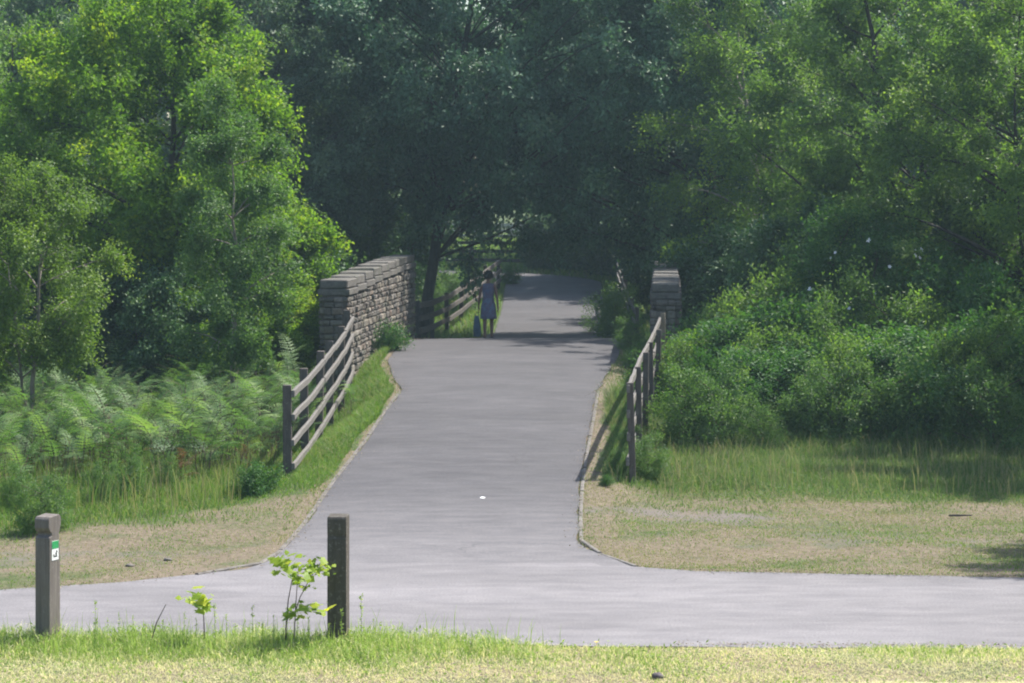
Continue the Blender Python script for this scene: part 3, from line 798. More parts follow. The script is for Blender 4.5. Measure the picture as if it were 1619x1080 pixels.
M['dead_fern'] = leaf_mat('dead_fern', (.08, .045, .022), (.17, .10, .05), (.27, .18, .09), (1.2, 1.1, .8), .25, .7, .15)
rg = np.random.default_rng(81)
for i in range(14):
    d = rg.uniform(29.5, 34.5); x = rg.uniform(-6.6, -3.5); s_ = rg.uniform(.45, .65)
    r = empty('dead_fern', (x, d, gz(x, d)), 'withered brown bracken among the green ferns', 'fern', 'withered bracken plants', rg.uniform(0, 6.28))
    for nm, me in zip(('stalks', 'fronds'), ferns[i % 7]):
        o = link(nm, me, r); o.scale = (s_, s_, s_ * .9)
        if nm == 'fronds': o.material_slots[0].link = 'OBJECT'; o.material_slots[0].material = M['dead_fern']

# ------------------------------------------------------------------ grass
def blades(x, y, h, w, lean, rg, tint, z=None):
    n = len(x); a = rg.uniform(0, 6.28, n); b = rg.uniform(0, 6.28, n)
    z = height(x, y) - .01 if z is None else z
    P0 = np.stack([x, y, z], 1)
    s = np.stack([np.cos(a), np.sin(a), 0 * a], 1); l = np.stack([np.cos(b), np.sin(b), 0 * b], 1)
    w = w[:, None]; h_ = h[:, None]; L = (lean * h)[:, None]
    up = np.array([0, 0, 1.0])
    m = P0 + l * L * .3 + up * h_ * .55; t = P0 + l * L + up * h_ * (1 - .25 * np.clip(lean, 0, 1.2)[:, None])
    V = np.stack([P0 - s * w * .5, P0 + s * w * .5, m + s * w * .4, m - s * w * .4, t], 1).reshape(-1, 3)
    i0 = (np.arange(n) * 5)[:, None]
    return V, i0 + np.array([[0, 1, 2, 3]]), i0 + np.array([[3, 2, 4]]), np.repeat(tint, 5)
def grass_obj(name, label, parts, mat='grass'):
    Vs, Q, T3, Ts = [], [], [], []; off = 0
    for V, q, t3, tn in parts:
        Vs.append(V); Q.append(q + off); T3.append(t3 + off); Ts.append(tn); off += len(V)
    me = make_mesh(name, np.concatenate(Vs), [np.concatenate(Q), np.concatenate(T3)], M[mat], {'tint': np.concatenate(Ts)})
    return tag(link(name, me), label, 'grass', kind='stuff')
def scatter(n, x0, x1, y0, y1, rg): return rg.uniform(x0, x1, n), rg.uniform(y0, y1, n)

# foreground bank
rg = np.random.default_rng(40)
def fore(n, tall):
    x, y = scatter(n, -4.9, 4.9, 17.0, 19.62, rg)
    near = road_near(x)
    lip = np.interp(x, [-5, -1.0, -.4, .5, 5], [.12, .12, .02, -.05, -.02])
    k = y < near + lip; x, y = x[k], y[k]; near = near[k]
    g = fbm(x, y, 51, 2.4, 3); g2 = fbm(x, y, 52, .9, 2)
    strip = np.clip(1 - (near - y) / .9, 0, 1)             # lush strip by the road on the left
    leftw = np.interp(x, [-5, -1.2, -.2, .6], [1, 1, .7, .12])
    lush = np.clip(.20 + .5 * g + .3 * g2 + .95 * strip * leftw, 0, 1.2)
    return x, y, lush, strip * leftw * np.clip(.75 + .9 * fbm(x, y, 53, 3.2, 3), .25, 1.6)
x, y, lush, st = fore(120000, 0)
k = rg.uniform(0, 1, len(x)) < .25 + .75 * lush
x, y, lush, st = x[k], y[k], lush[k], st[k]
h = (.02 + .035 * lush + .085 * st) * rg.uniform(.4, 1.5, len(x))
isg = rg.uniform(0, 1, len(x)) < np.clip(.18 + lush * .7, 0, .86)
tint = np.where(isg, np.clip(rg.uniform(.1, .76, len(x)) + .22 * fbm(x, y, 54, 4, 3), 0, .85), rg.uniform(.85, 1, len(x)))
p1 = blades(x, y, h, rg.uniform(.004, .008, len(x)), rg.uniform(.2, 1.3, len(x)), rg, tint)
# taller seed stalks near the road edge
n = 1700; x, y = scatter(n, -4.9, .4, 18.7, 19.6, rg)
k = (rg.uniform(0, 1, n) < np.interp(x, [-5, -3.5, -1, .4], [.5, .9, .9, .15])) & (y < road_near(x) + .1); x, y = x[k], y[k]
h = rg.uniform(.14, .34, len(x)) * rg.choice([.6, .8, 1.0], len(x)); 
p2 = blades(x, y, h, rg.uniform(.004, .007, len(x)), rg.uniform(.05, .3, len(x)), rg, rg.uniform(.35, .7, len(x)))
# straw mat lying flat
n = 75000; x, y = scatter(n, -4.9, 4.9, 17.0, 19.35, rg); k = y < road_near(x) - .02; x, y = x[k], y[k]
p3 = blades(x, y, rg.uniform(.01, .03, len(x)), rg.uniform(.003, .006, len(x)), rg.uniform(1.5, 4, len(x)), rg, rg.uniform(.82, 1, len(x)))
grass_obj('grass', 'pale dry and bright green grass on the near bank below the road', [p1, p2, p3], 'near_grass')
# broad weed leaves and seed heads in the foreground grass
n = 16000; x, y, lush, st = fore(n, 0); k = rg.uniform(0, 1, len(x)) < .15 + .8 * lush * np.clip(st + .2, 0, 1); x, y, st = x[k], y[k], st[k]
zz = height(x, y) + rg.uniform(.005, .05, len(x)) + st * rg.uniform(0, .12, len(x)); m = len(x)
V, q, tn = leaves(np.stack([x, y, zz], 1), unit(rg.normal(size=(m, 3)) + [0, 0, .25]), unit(rg.normal(size=(m, 3)) * .5 + [0, -.2, .8]), rg.uniform(.02, .045, m), rg.uniform(.01, .02, m), rg.uniform(.2, .62, m))
tag(link('clover', make_mesh('clover', V, [q], M['near_grass'], {'tint': tn})), 'small broad leaved weeds mixed through the near grass', 'weeds', kind='stuff')

# flowering stalks with leaflets standing above the near grass
def stalk_mesh(seed):
    rg = np.random.default_rng(seed); n = 46
    s = rg.uniform(.25, 1, n); lean = rg.normal() * .08
    p = np.stack([lean * s + rg.normal(0, .005, n), rg.normal(0, .006, n), s], 1)
    V, q, tn = leaves(p, unit(rg.normal(size=(n, 3)) * [1, 1, .4] + [0, 0, .5]), unit(rg.normal(size=(n, 3)) + [0, 0, .5]), rg.uniform(.035, .085, n), rg.uniform(.02, .04, n), rg.uniform(.35, .75, n))
    b = MB(); b.tube([(0, 0, -.05), (lean * .5, 0, .5), (lean, 0, 1)], [.006, .005, .003], 4)
    return b.mesh('stalk', M['near_grass'], True), make_mesh('leaves', V, [q], M['near_grass'], {'tint': tn})
sm = [stalk_mesh(300 + k) for k in range(4)]
for i, (px, top) in enumerate([(150, 950), (188, 968), (400, 958), (372, 985), (432, 972), (556, 985), (572, 940), (600, 985), (655, 998), (292, 968), (340, 955), (722, 1000), (540, 962), (505, 992), (230, 985), (470, 960), (488, 975), (120, 985), (170, 978), (210, 972), (258, 980), (275, 988), (310, 978), (358, 970), (388, 980), (415, 985), (448, 968), (520, 985), (612, 992), (636, 985), (690, 1002), (15, 990), (45, 984), (100, 988), (590, 978)]):
    d = 19.2 + .2 * math.sin(i * 3); x = wx(px, d); hgt = max(.12, wz(top, d) - gz(x, d))
    r = empty('tall_weed', (x, d, gz(x, d)), 'thin tall weed stalk rising from the near grass in front of the road', 'weed', 'tall weed stalks in the near grass', i * 1.7)
    for nm, me in zip(('stalk', 'leaves'), sm[i % 4]):
        o = link(nm, me, r); o.scale = (hgt, hgt, hgt)

# verges and banks beyond the road
rg = np.random.default_rng(41)
def verge(n, x0, x1, y0, y1, cond, hfun, wr, lean, tintfun):
    x, y = scatter(n, x0, x1, y0, y1, rg); k = cond(x, y) & (path_sd(x, y) < .01) & (road_sd(x, y) < .03); x, y = x[k], y[k]
    return blades(x, y, hfun(x, y) * rg.uniform(.5, 1.3, len(x)), rg.uniform(*wr, len(x)), rg.uniform(*lean, len(x)), rg, np.clip(tintfun(x, y), 0, 1))
def drytint(x, y):
    g = green_amt(x, y); r = rg.uniform(0, 1, len(x)); nz = fbm(x, y, 61, 2.2, 3)
    return np.where(r < .16 + .4 * nz + g * .8, rg.uniform(.15, .62, len(x)), rg.uniform(.76, 1, len(x)))
def greentint(x, y):
    nz = fbm(x, y, 62, 1.5, 3); r = rg.uniform(0, 1, len(x))
    return np.where(r < .80 + .15 * nz, rg.uniform(.05, .64, len(x)) + .16 * nz, rg.uniform(.74, 1, len(x)))
isL = lambda x, y: x < interp(y, ED, EL) + .05
dryL = verge(60000, -8.5, -2.2, 20.5, 29.5, lambda x, y: isL(x, y) & (green_amt(x, y) < .6) & (fbm(x, y, 63, 2.6, 3) > rg.uniform(-1.1, .5, len(x))), lambda x, y: .022 + .02 * (green_amt(x, y)), (.005, .009), (.3, 1.6), drytint)
dryR = verge(90000, .7, 7.2, 22.6, 31, lambda x, y: ~isL(x, y) & (green_amt(x, y) < .75) & (fbm(x, y, 64, 2.2, 3) > rg.uniform(-1.1, .5, len(x)) + soil_amt(x, y) * .8 - .2), lambda x, y: .022 + .035 * green_amt(x, y), (.005, .009), (.3, 1.6), drytint)
xd, yd = scatter(2600, -9, -3.3, 27.5, 34, rg); kk = isL(xd, yd) & (green_amt(xd, yd) > .6); xd, yd = xd[kk], yd[kk]
stems_ = blades(xd, yd, rg.uniform(.25, .62, len(xd)), rg.uniform(.006, .011, len(xd)), rg.uniform(.02, .35, len(xd)), rg, rg.choice([.8, .9, 1.0, .5], len(xd)))
xd, yd = scatter(2600, 1.9, 9.5, 29.5, 36, rg)
stems2 = blades(xd, yd, rg.uniform(.18, .5, len(xd)), rg.uniform(.005, .010, len(xd)), rg.uniform(.05, .5, len(xd)), rg, rg.choice([.8, .9, 1.0, .55], len(xd)))
grass_obj('dry_grass', 'short parched grass on the verges beside the junction', [dryL, dryR])
gl = verge(90000, -9.5, -1.7, 25, 36, lambda x, y: isL(x, y) & (green_amt(x, y) > rg.uniform(.2, .8, len(x))),
           lambda x, y: np.clip(.05 + .045 * (y - 26), .05, .30) * np.interp(x, [-3.9, -3.2], [1, .4]) * (1 + .4 * fbm(x, y, 65, 1.7, 2)), (.006, .012), (.2, .9), greentint)
gl2 = verge(60000, -3.3, -1.6, 30, 50, lambda x, y: isL(x, y) & (green_amt(x, y) > rg.uniform(.2, .8, len(x))),
            lambda x, y: (.12 + .05 * fbm(x, y, 66, 2, 2)) * np.interp(y, [30.5, 35], [.35, 1.2]), (.007, .013), (.2, .8), greentint)
gr = verge(130000, 1.2, 10, 27.5, 38, lambda x, y: ~isL(x, y) & (green_amt(x, y) > rg.uniform(.25, .95, len(x))),
           lambda x, y: np.clip(.04 + .022 * (y - 28) + .16 * np.clip((y - 33.2) / 2, 0, 1), .04, .32) * (1 + .4 * fbm(x, y, 67, 1.7, 2)), (.006, .012), (.2, .9), greentint)
gr2 = verge(60000, .9, 3.2, 30, 54, lambda x, y: ~isL(x, y) & (green_amt(x, y) > rg.uniform(.2, .8, len(x))), lambda x, y: .10 + .17 * np.exp(-((x - (1.54 + .1 * (y - 30.3)) + .18) / .22)**2), (.007, .013), (.2, .8), greentint)
gf = verge(60000, -9, 9, 56, 84, lambda x, y: path_sd(x, y) < -.05, lambda x, y: .22 + .08 * fbm(x, y, 68, 1, 2), (.012, .022), (.2, .8), greentint)
gm = verge(70000, -16, 16, 84, 128, lambda x, y: path_sd(x, y) < -.05, lambda x, y: .25 + .08 * fbm(x, y, 69, 1, 2), (.02, .04), (.2, .8), greentint)
tg_ = verge(5000, -2.6, -1.8, 25, 44, lambda x, y: isL(x, y) & (interp(y, ED, EL) - x < .32), lambda x, y: .05 + 0 * x, (.006, .01), (.3, 1.2), drytint)
tg2 = verge(9000, .7, 2.6, 25, 50, lambda x, y: ~isL(x, y) & (x - interp(y, ED, ER) < .5), lambda x, y: .04 + 0 * x, (.006, .01), (.3, 1.2), drytint)
grass_obj('long_grass', 'long green grass below the ferns and along the left fence', [gl, gl2, tg_, stems_])
grass_obj('long_grass', 'long shaded green grass in front of the bramble bushes', [gr, gr2, tg2, stems2], 'shade_grass')
grass_obj('meadow_grass', 'bright grass beyond the bridge on both sides of the path', [gf, gm])

rg = np.random.default_rng(46); n = 3000
y = np.concatenate([rg.uniform(24, 56, n // 2), rg.uniform(24, 56, n // 2)]); sd = np.concatenate([np.full(n // 2, -1), np.full(n // 2, 1)])
ex = np.where(sd < 0, interp(y, ED, EL), interp(y, ED, ER)); x = ex - sd * (rg.exponential(.045, n) - .03)
x2 = rg.uniform(-7, 7, 2600); x2 = np.where((x2 > -2.5) & (x2 < 1.3), x2 + 4.2, x2); y2 = np.where(rg.uniform(size=2600) < .5, road_far(x2) - rg.exponential(.05, 2600), road_near(x2) + rg.exponential(.05, 2600))
x = np.concatenate([x, x2]); y = np.concatenate([y, y2]); n = len(x)
z = np.where(y > 23.6, P(y), 0) + .018
V, q, tn = leaves(np.stack([x, y, z], 1), unit(rg.normal(size=(n, 3)) * [1, 1, .15]), unit(rg.normal(size=(n, 3)) * .3 + [0, 0, 1]), rg.uniform(.01, .032, n), rg.uniform(.008, .02, n), rg.uniform(.0, 1, n))
M['debris'] = leaf_mat('debris', (.12, .095, .07), (.22, .18, .125), (.34, .29, .20), (1, 1, 1), .1, .8, .1)
tag(link('leaf_litter', make_mesh('leaf_litter', V, [q], M['debris'], {'tint': tn})), 'dry brown leaf bits and grit along the tarmac edges', 'leaf litter', kind='stuff')
for i in range(9):
    px = 1085 + i * 61 + rg.uniform(-12, 12); d = 34.6 + rg.uniform(-.5, .5) + .6 * (i % 2); k = rg.uniform(.5, .85)
    place_tree('weed', tlite, *pick(px, d), 'ragged tall weed clump in the shaded grass at the front of the bramble thicket', 'plant', 'weeds along the front of the bramble thicket', rz=i * 2.1, sc=(k, k, k * 1.15), parts=('stems', 'foliage'))
for i in range(5):
    px = 25 + i * 62 + rg.uniform(-12, 12); d = np.interp(px, [0, 200, 440], [27.2, 28.6, 31]) + rg.uniform(-.3, .5); k = rg.uniform(.22, .36)
    place_tree('weed', tlite, *pick(px, d), 'ragged weed clump in the green grass at the front of the fern bed', 'plant', 'weeds along the front of the fern bed', rz=i * 1.9, sc=(k, k, k * 1.3), parts=('stems', 'foliage'))

# ------------------------------------------------------------------ stone parapets
def parapet(name, label, u0, u1, th, side, nstones, tops, base, seed):
    """inner-face line from u0 to u1 (x,y); thickness th away from the path; tops: z along the length"""
    rg = np.random.default_rng(seed)
    u0 = np.array(u0); u1 = np.array(u1); L = np.linalg.norm(u1 - u0); t = (u1 - u0) / L
    nrm = np.array([-t[1], t[0]]) * side           # away from the path
    rz = math.atan2(t[1], t[0])
    r = empty(name, (u0[0], u0[1], base), label, 'stone wall')
    def W(s, v): return u0 + t * s + nrm * v
    ztop = lambda s: float(np.interp(s / L, np.linspace(0, 1, len(tops)), tops))
    core = MB()
    for k in range(nstones):                        # mortar core, stepping with the coping
        s0, s1 = L * k / nstones, L * (k + 1) / nstones
        s0 = max(s0, .03); s1 = min(s1, L - .03)
        zt = ztop((s0 + s1) / 2) - .30
        c = W((s0 + s1) / 2, th / 2)
        core.box((c[0], c[1], (zt + base - .9) / 2), (s1 - s0 - .0004, th - .05, zt - base + .9), rz)
    o = core.obj('wall_core', M['mortar'], r)
    st = MB()
    z = base - .6
    course = 0
    while z < max(tops) - .32:
        hh = rg.uniform(.085, .15)
        s = -rg.uniform(0, .2)
        while s < L:
            ln = rg.uniform(.13, .42)
            a, b = max(0, s), min(L, s + ln - .014)
            if b - a > .06:
                lim = ztop((a + b) / 2) - .315
                z1 = min(z + hh - .014, lim)
                if z1 - z > .05:
                    for v, dep in ((.03, .13), (th - .03, .13)):
                        c = W((a + b) / 2, v + rg.uniform(-.02, .02))
                        st.box((c[0], c[1], (z + z1) / 2), (b - a, dep, z1 - z), rz + rg.normal() * .02, .012, rg, .022)
            s += ln
        for e in (0.04, L - .04):                   # end faces
            v = .07
            while v < th - .1:
                ln = rg.uniform(.14, .24); b = min(th - .06, v + ln)
                lim = ztop(e) - .315; z1 = min(z + hh - .014, lim)
                if z1 - z > .05 and b - v > .05:
                    c = W(e + (-.02 if e < 1 else .02), (v + b) / 2)
                    st.box((c[0], c[1], (z + z1) / 2), (.13, b - v - .012, z1 - z), rz, .006, rg, .016)
                v = b
        z += hh
    st.obj('stonework', M['stone'], r)
    # string course under the coping, stepping with it, and coping stones one by one
    for k in range(nstones):
        s0, s1 = L * k / nstones, L * (k + 1) / nstones
        zt = ztop((s0 + s1) / 2); c = W((s0 + s1) / 2, th / 2)
        m = MB(); m.box((c[0], c[1], zt - .235), (s1 - s0 - .012, th + .10, .12), rz, .004, rg, .012); m.obj('string_course', M['coping'], r)
        m = MB(); m.box((c[0], c[1], zt - .085), (s1 - s0 - rg.uniform(.012, .03), th + rg.uniform(.015, .05), .165), rz + rg.normal() * .004, .006, rg, .02); m.obj('coping_stone', M['coping'], r)
    return r
parapet('stone_parapet', 'rough stone bridge parapet with stepped coping on left of the path', (-3.04, 43.0), (-2.28, 54.6), .48, 1, 9,
        [2.28, 2.33, 2.39, 2.45, 2.49, 2.52, 2.53], .45, 3)
parapet('stone_parapet', 'stone bridge parapet seen end on at right of the path', (2.62, 43.6), (3.32, 54.2), .49, -1, 10,
        [2.20, 2.24, 2.29, 2.34, 2.38, 2.40], .45, 4)

# ------------------------------------------------------------------ fences
def fence(name, label, pts, post_h, rails, rail_side, pm, rm, pw=.10, rw=.045, rh=.10, seed=1, last_mat=None, lean=.0, last_h=None, group=None):
    """pts: post base points (x,y,z); rails: heights above the base line"""
    rg = np.random.default_rng(seed)
    r = empty(name, pts[0], label, 'fence', group)
    n = len(pts)
    for i, p in enumerate(pts):
        a = pts[max(0, i - 1)]; b = pts[min(n - 1, i + 1)]
        rz = math.atan2(b[1] - a[1], b[0] - a[0]) - math.pi / 2
        h = post_h + rg.uniform(-.03, .03)
        if i == n - 1 and last_h: h = last_h
        m = MB()
        tl = Vector((rg.normal() * .012, rg.normal() * .012, 0))
        m2 = MB(); m2.box((0, 0, (h - .4) / 2), (pw, pw * .8, h + .4), rz, .003, rg, .008)
        V = np.concatenate(m2.V); V[:, 0] += V[:, 2] * tl.x; V[:, 1] += V[:, 2] * tl.y
        V += np.array(p); m.add(V, m2.F)
        m.obj('post', last_mat if (i == n - 1 and last_mat) else pm, r)
    for hgt in rails:
        for i in range(n - 1):
            a = np.array(pts[i], float); b = np.array(pts[i + 1], float)
            d = unit(b - a); nrm = np.array([d[1], -d[0], 0]) * rail_side * (pw * .5 + rw * .5 - .006)
            a2 = a + nrm + [0, 0, hgt + rg.uniform(-.012, .012)]; b2 = b + nrm + [0, 0, hgt + rg.uniform(-.012, .012)]
            if i == 0: a2 = a2 - d * .08
            if i == n - 2: b2 = b2 + d * .05
            m = MB(); m.beam(a2, b2 - d * .004, rw, rh * rg.uniform(.92, 1.06), .007, .006, rg); m.obj('rail', rm, r)
    return r
lp = []
for d, top in [(31.0, 1.28), (33.6, 1.31), (36.0, 1.385), (38.2, 1.46), (40.4, 1.58), (42.3, 1.74)]:
    lp.append((-2.97 + (.02 if d > 40 else 0), d, top - 1.30))
fence('wooden_fence', 'weathered four rail wooden fence on left climbing to the stone wall', lp, 1.30, [.20, .53, .86, 1.17], 1, M['post'], M['fence'], .115, .045, .088, 2)
rp_ = []
for px, ty, d in [(1000.7, 602, 30.3), (1011, 579, 32.7), (1020, 557, 35), (1030, 538, 37.3), (1039, 521, 39.6), (1049, 496, 42.0)]:
    rp_.append((wx(px, d), d, wz(ty, d) - 1.34))
fence('wooden_fence', 'weathered wooden fence seen nearly end on at right of the path', rp_, 1.34, [.30, .60, .92, 1.24], -1, M['post'], M['fence'], .085, .045, .10, 3, M['newpost'])
fl = [(x, d, z - 1.05) for x, d, z in [(-2.25, 55.6, 1.36), (-2.0, 58.6, 1.33), (-1.72, 61.8, 1.36), (-1.42, 65.2, 1.47), (-1.1, 68.7, 1.63), (-.78, 72.3, 1.79), (-.44, 76, 1.96)]]
fence('wooden_fence', 'curving wooden fence beyond the left stone wall beside the person', fl, 1.08, [.38, .68, .99], 1, M['darkfence'], M['post'], .11, .05, .13, 4)  # rails use the darker post wood: shade put into their colour
fr = [(x, d, z - 1.1) for x, d, z in [(2.98, 55.5, 1.22), (3.02, 58.5, 1.32), (3.08, 61.5, 1.47), (3.14, 65, 1.62), (3.22, 68.5, 1.8), (3.3, 72, 1.95)]]
fence('wooden_fence', 'far wooden fence on the right half hidden by shrubs', fr, 1.12, [.42, .74, 1.04], -1, M['post'], M['fence'], .10, .045, .11, 5)
cz = lambda x, y: gz(x, y)
cf = [(x, y, cz(x, y)) for x, y in [(-6.4, 90.5), (-4.0, 90), (-1.55, 89.3), (1.0, 88.8), (3.4, 88.4), (5.9, 88)]]
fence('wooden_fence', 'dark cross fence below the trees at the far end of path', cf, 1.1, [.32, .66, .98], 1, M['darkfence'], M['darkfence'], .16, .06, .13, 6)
pf = [(x, y, cz(x, y)) for x, y in [(-3.2, 117), (-1.6, 117), (0.0, 117), (1.6, 117.4), (3.2, 117.6)]]
fence('paddock_fence', 'pale rail fence in the sunny field seen through the trees', pf, 1.0, [.35, .62, .9], 1, M['palefence'], M['palefence'], .10, .05, .12, 7)

# ------------------------------------------------------------------ bollards
def bollard_profile(w, H, notch_z, depth, ro):
    """side outline (y,z) of a square post with a rounded groove on front and back"""
    f = []
    h = w / 2
    f += [(-h, -.3), (-h, notch_z - .02), (-h + depth, notch_z - .004), (-h + depth, notch_z + .012), (-h + depth * .25, notch_z + .03), (-h - ro, notch_z + .06), (-h - ro, H - .03), (-h + .012, H - .008)]
    b = [(h - .012, H + .004), (h + ro, H - .02), (h + ro, notch_z + .08), (h - depth * .1, notch_z + .035), (h - depth * .55, notch_z), (h - depth * .35, notch_z - .05), (h, notch_z - .12), (h, -.3)]
    return f + b
d = 19.45; bx = wx(75.5, d)
r = empty('bollard', (bx, d, 0), 'grey squared timber bollard with grooved head and green waymarker label', 'bollard', 'timber bollards along the road', R(-25))
m = MB(); m.prism(bollard_profile(.150, 1.055, .895, .032, .010), -.0725, .0725)
o = link('post', m.mesh('post', M['bollard']), r)
bv = o.modifiers.new('bevel', 'BEVEL'); bv.width = .006; bv.segments = 2; bv.limit_method = 'ANGLE'
# waymarker plate on the +x face : green upper band, white lower band with a dark walker mark
m = MB(); m.box((.0745, .0, .765), (.003, .09, .16), 0)
sign = link('waymarker_plate', m.mesh('waymarker_plate', M['litter']), r)
m = MB(); m.box((.0768, .0, .812), (.0016, .087, .062), 0)
M['signgreen'] = plain_mat('sign_green', (.03, .30, .10), .5, .05)
M['signblack'] = plain_mat('sign_black', (.03, .03, .035), .5, .05)
link('green_band', m.mesh('green_band', M['signgreen']), sign)
m = MB(); m.box((.0768, .02, .755), (.0016, .016, .016), 0); m.box((.0768, .012, .735), (.0016, .018, .022), 0); m.box((.0768, .0, .716), (.0016, .05, .010), 0); m.box((.0768, -.02, .728), (.0016, .012, .014), 0)
link('symbol', m.mesh('symbol', M['signblack']), sign)
bx2 = wx(535, d)
r = empty('bollard', (bx2, d, 0), 'dark mossy squared timber bollard beside the leafy sapling', 'bollard', 'timber bollards along the road', R(-6))
m = MB(); m.prism(bollard_profile(.155, 1.055, .885, .006, .001), -.08, .08)
o = link('post', m.mesh('post', M['bollard2']), r)
bv = o.modifiers.new('bevel', 'BEVEL'); bv.width = .005; bv.segments = 2; bv.limit_method = 'ANGLE'

# ------------------------------------------------------------------ saplings in the near grass
def lobed_leaf(mb, p, ax, up, s):
    """five-lobed maple-like leaf as one fan"""
    ax = Vector(ax).normalized(); sd = ax.cross(Vector(up)).normalized(); nn = sd.cross(ax)
    out = [(0, 0), (.25, .18), (.18, .5), (.42, .42), (.5, .62), (.68, .34), (1.0, 0), (.68, -.34), (.5, -.62), (.42, -.42), (.18, -.5), (.25, -.18)]
    V = [Vector(p) + (ax * u + sd * v + nn * (-.12 * (u * u + v * v * 1.6) + .08 * abs(v))) * s for u, v in out]
    c = Vector(p) + ax * .4 * s
    V.append(c); n = len(out)
    mb.add([tuple(v) for v in V], [(i, (i + 1) % n, n) for i in range(n)])
def leaf_obj(mb, name, parent, seed):
    V = np.concatenate(mb.V); nleaf = len(V) // 13
    rg = np.random.default_rng(seed); tint = np.repeat(np.clip(rg.normal(.5, .28, nleaf), 0, 1), 13)
    tris = np.array(mb.F)
    return link(name, make_mesh(name, V, [tris], M['sapling'], {'tint': tint}), parent)
def sapling(name, label, px, d, stems, clusters, seed):
    rg = np.random.default_rng(seed); x = wx(px, d); z = gz(x, d)
    r = empty(name, (x, d, z), label, 'sapling')
    b = MB()
    for pts, rr in stems:
        P3 = [(wx(u, d) - x, k * .02, (wz(v, d) - z)) for k, (u, v) in enumerate(pts)]
        b.tube(P3, np.linspace(rr, rr * .5, len(P3)), 6)
    link('stems', b.mesh('stems', M['stem'], True), r)
    lf = MB()
    for (u, v, ru, rv, n, s) in clusters:
        for k in range(int(n * 2.1)):
            p = Vector((wx(u + rg.normal() * ru * .5, d) - x, rg.normal() * ru * .5 / 190, wz(v + rg.normal() * rv * .5, d) - z))
            a = rg.uniform(0, 6.28)
            lobed_leaf(lf, p, (math.cos(a), math.sin(a), rg.uniform(-.5, .15)), (rg.normal() * .4, -.45 + rg.normal() * .4, 1), s * rg.choice([.5, .7, .9, 1.3]))
    leaf_obj(lf, 'leaves', r, seed)
    return r
sapling('maple_sapling', 'young maple sapling with yellow green leaves left of the dark bollard', 453, 19.2,
        [([(452, 1012), (452, 990), (455, 950), (461, 917)], .0075), ([(465, 1010), (467, 960), (470, 915), (471, 895)], .005), ([(466, 970), (474, 945), (490, 915), (508, 888)], .005), ([(452, 985), (456, 978), (460, 962)], .004)],
        [(448, 888, 22, 14, 16, .072), (472, 905, 30, 14, 18, .07), (492, 892, 26, 14, 14, .066), (507, 900, 14, 12, 7, .055), (482, 962, 34, 14, 16, .065), (500, 964, 30, 5, 5, .075), (460, 972, 20, 12, 8, .06), (484, 925, 20, 10, 5, .05)], 5)
sapling('sapling', 'tiny seedling with broad yellow leaves standing alone in the near grass', 322, 19.2,
        [([(323, 1010), (322, 985), (320, 962), (314, 950)], .006)],
        [(306, 945, 20, 9, 7, .085), (316, 955, 18, 9, 6, .08), (322, 944, 14, 9, 4, .075)], 6)
# dead twig leaning in the grass
m = MB(); m.tube([(wx(236, 19.2), 19.2, gz(wx(236, 19.2), 19.2)), (wx(247, 19.2), 19.22, wz(985, 19.2)), (wx(261, 19.2), 19.25, wz(957, 19.2))], [.006, .005, .003], 5)
tag(m.obj('twig', M['stem']), 'thin bare dead twig leaning in the near grass', 'twig')
# stones, litter, stick
def rock(name, x, y, s, mat, label, cat, seed, flat=.6):
    rg = np.random.default_rng(seed); bmv, F_ = [], []
    nu, nv = 9, 6
    for j in range(nv + 1):
        for i in range(nu):
            a = 2 * math.pi * i / nu; b = math.pi * j / nv
            k = 1 + rg.uniform(-.18, .18)
            bmv.append((math.sin(b) * math.cos(a) * s * k, math.sin(b) * math.sin(a) * s * k * .8, math.cos(b) * s * flat * k))
    for j in range(nv):
        for i in range(nu):
            F_.append((j*nu+i, (j+1)*nu+i, (j+1)*nu+(i+1) % nu, j*nu+(i+1) % nu))
    m = MB(); m.add(np.array(bmv), F_)
    o = link(name, m.mesh(name, mat, True), None, (x, y, gz(x, y) + s * flat * .4)); tag(o, label, cat); return o
M['rock'] = plain_mat('rock', (.10, .085, .09), .8, .4, 30)
d = 17.95; rock('stone', wx(1040, d), d, .05, M['rock'], 'dark purplish stone lying in the near dry grass', 'stone', 1)
for i, (px, py) in enumerate([(265, 881), (205, 889)]):
    d = F * CH / (py - HY); rock('stone', wx(px, d), d, .045, M['coping'], ['grey pebble on the dry left verge nearer the path', 'grey pebble on the dry left verge nearer the left bollard'][i], 'stone', 5 + i, .4)
d = 28.35
m = MB(); x = wx(763, d); z = float(P(d)) + .03
m.add([(x - .035, d, z), (x + .01, d - .03, z), (x + .035, d + .03, z + .006), (x - .01, d + .05, z + .012)], [(0, 1, 2, 3)]); m.add([(x - .035, d, z - .006), (x + .01, d - .03, z - .006), (x + .035, d + .03, z - .002), (x - .01, d + .05, z + .006)], [(3, 2, 1, 0)])
tag(m.obj('litter_scrap', M['litter']), 'small white scrap of litter on the path', 'litter')
d = 27.75; x0 = wx(1500, d)
m = MB(); m.tube([(x0, d, gz(x0, d) + .03), (x0 + .12, d - .03, gz(x0, d) + .035), (x0 + .28, d + .02, gz(x0, d) + .03)], [.012, .014, .008], 6)
tag(m.obj('stick', M['bark']), 'dark stick lying on the dry verge at right', 'stick')
# yellow flower in the foreground
x = wx(943, 19.1); m = MB()
m.tube([(0, 0, 0), (0, 0, .06)], [.002, .002], 4)
for k in range(10):
    a = k * .628; m.add([(0, 0, .06), (math.cos(a) * .02, math.sin(a) * .02, .066), (math.cos(a + .5) * .02, math.sin(a + .5) * .02, .066)], [(0, 1, 2)])
tag(link('dandelion', m.mesh('dandelion', M['yellow']), None, (x, 19.1, gz(x, 19.1))), 'single yellow dandelion at the near edge of the road', 'flower')

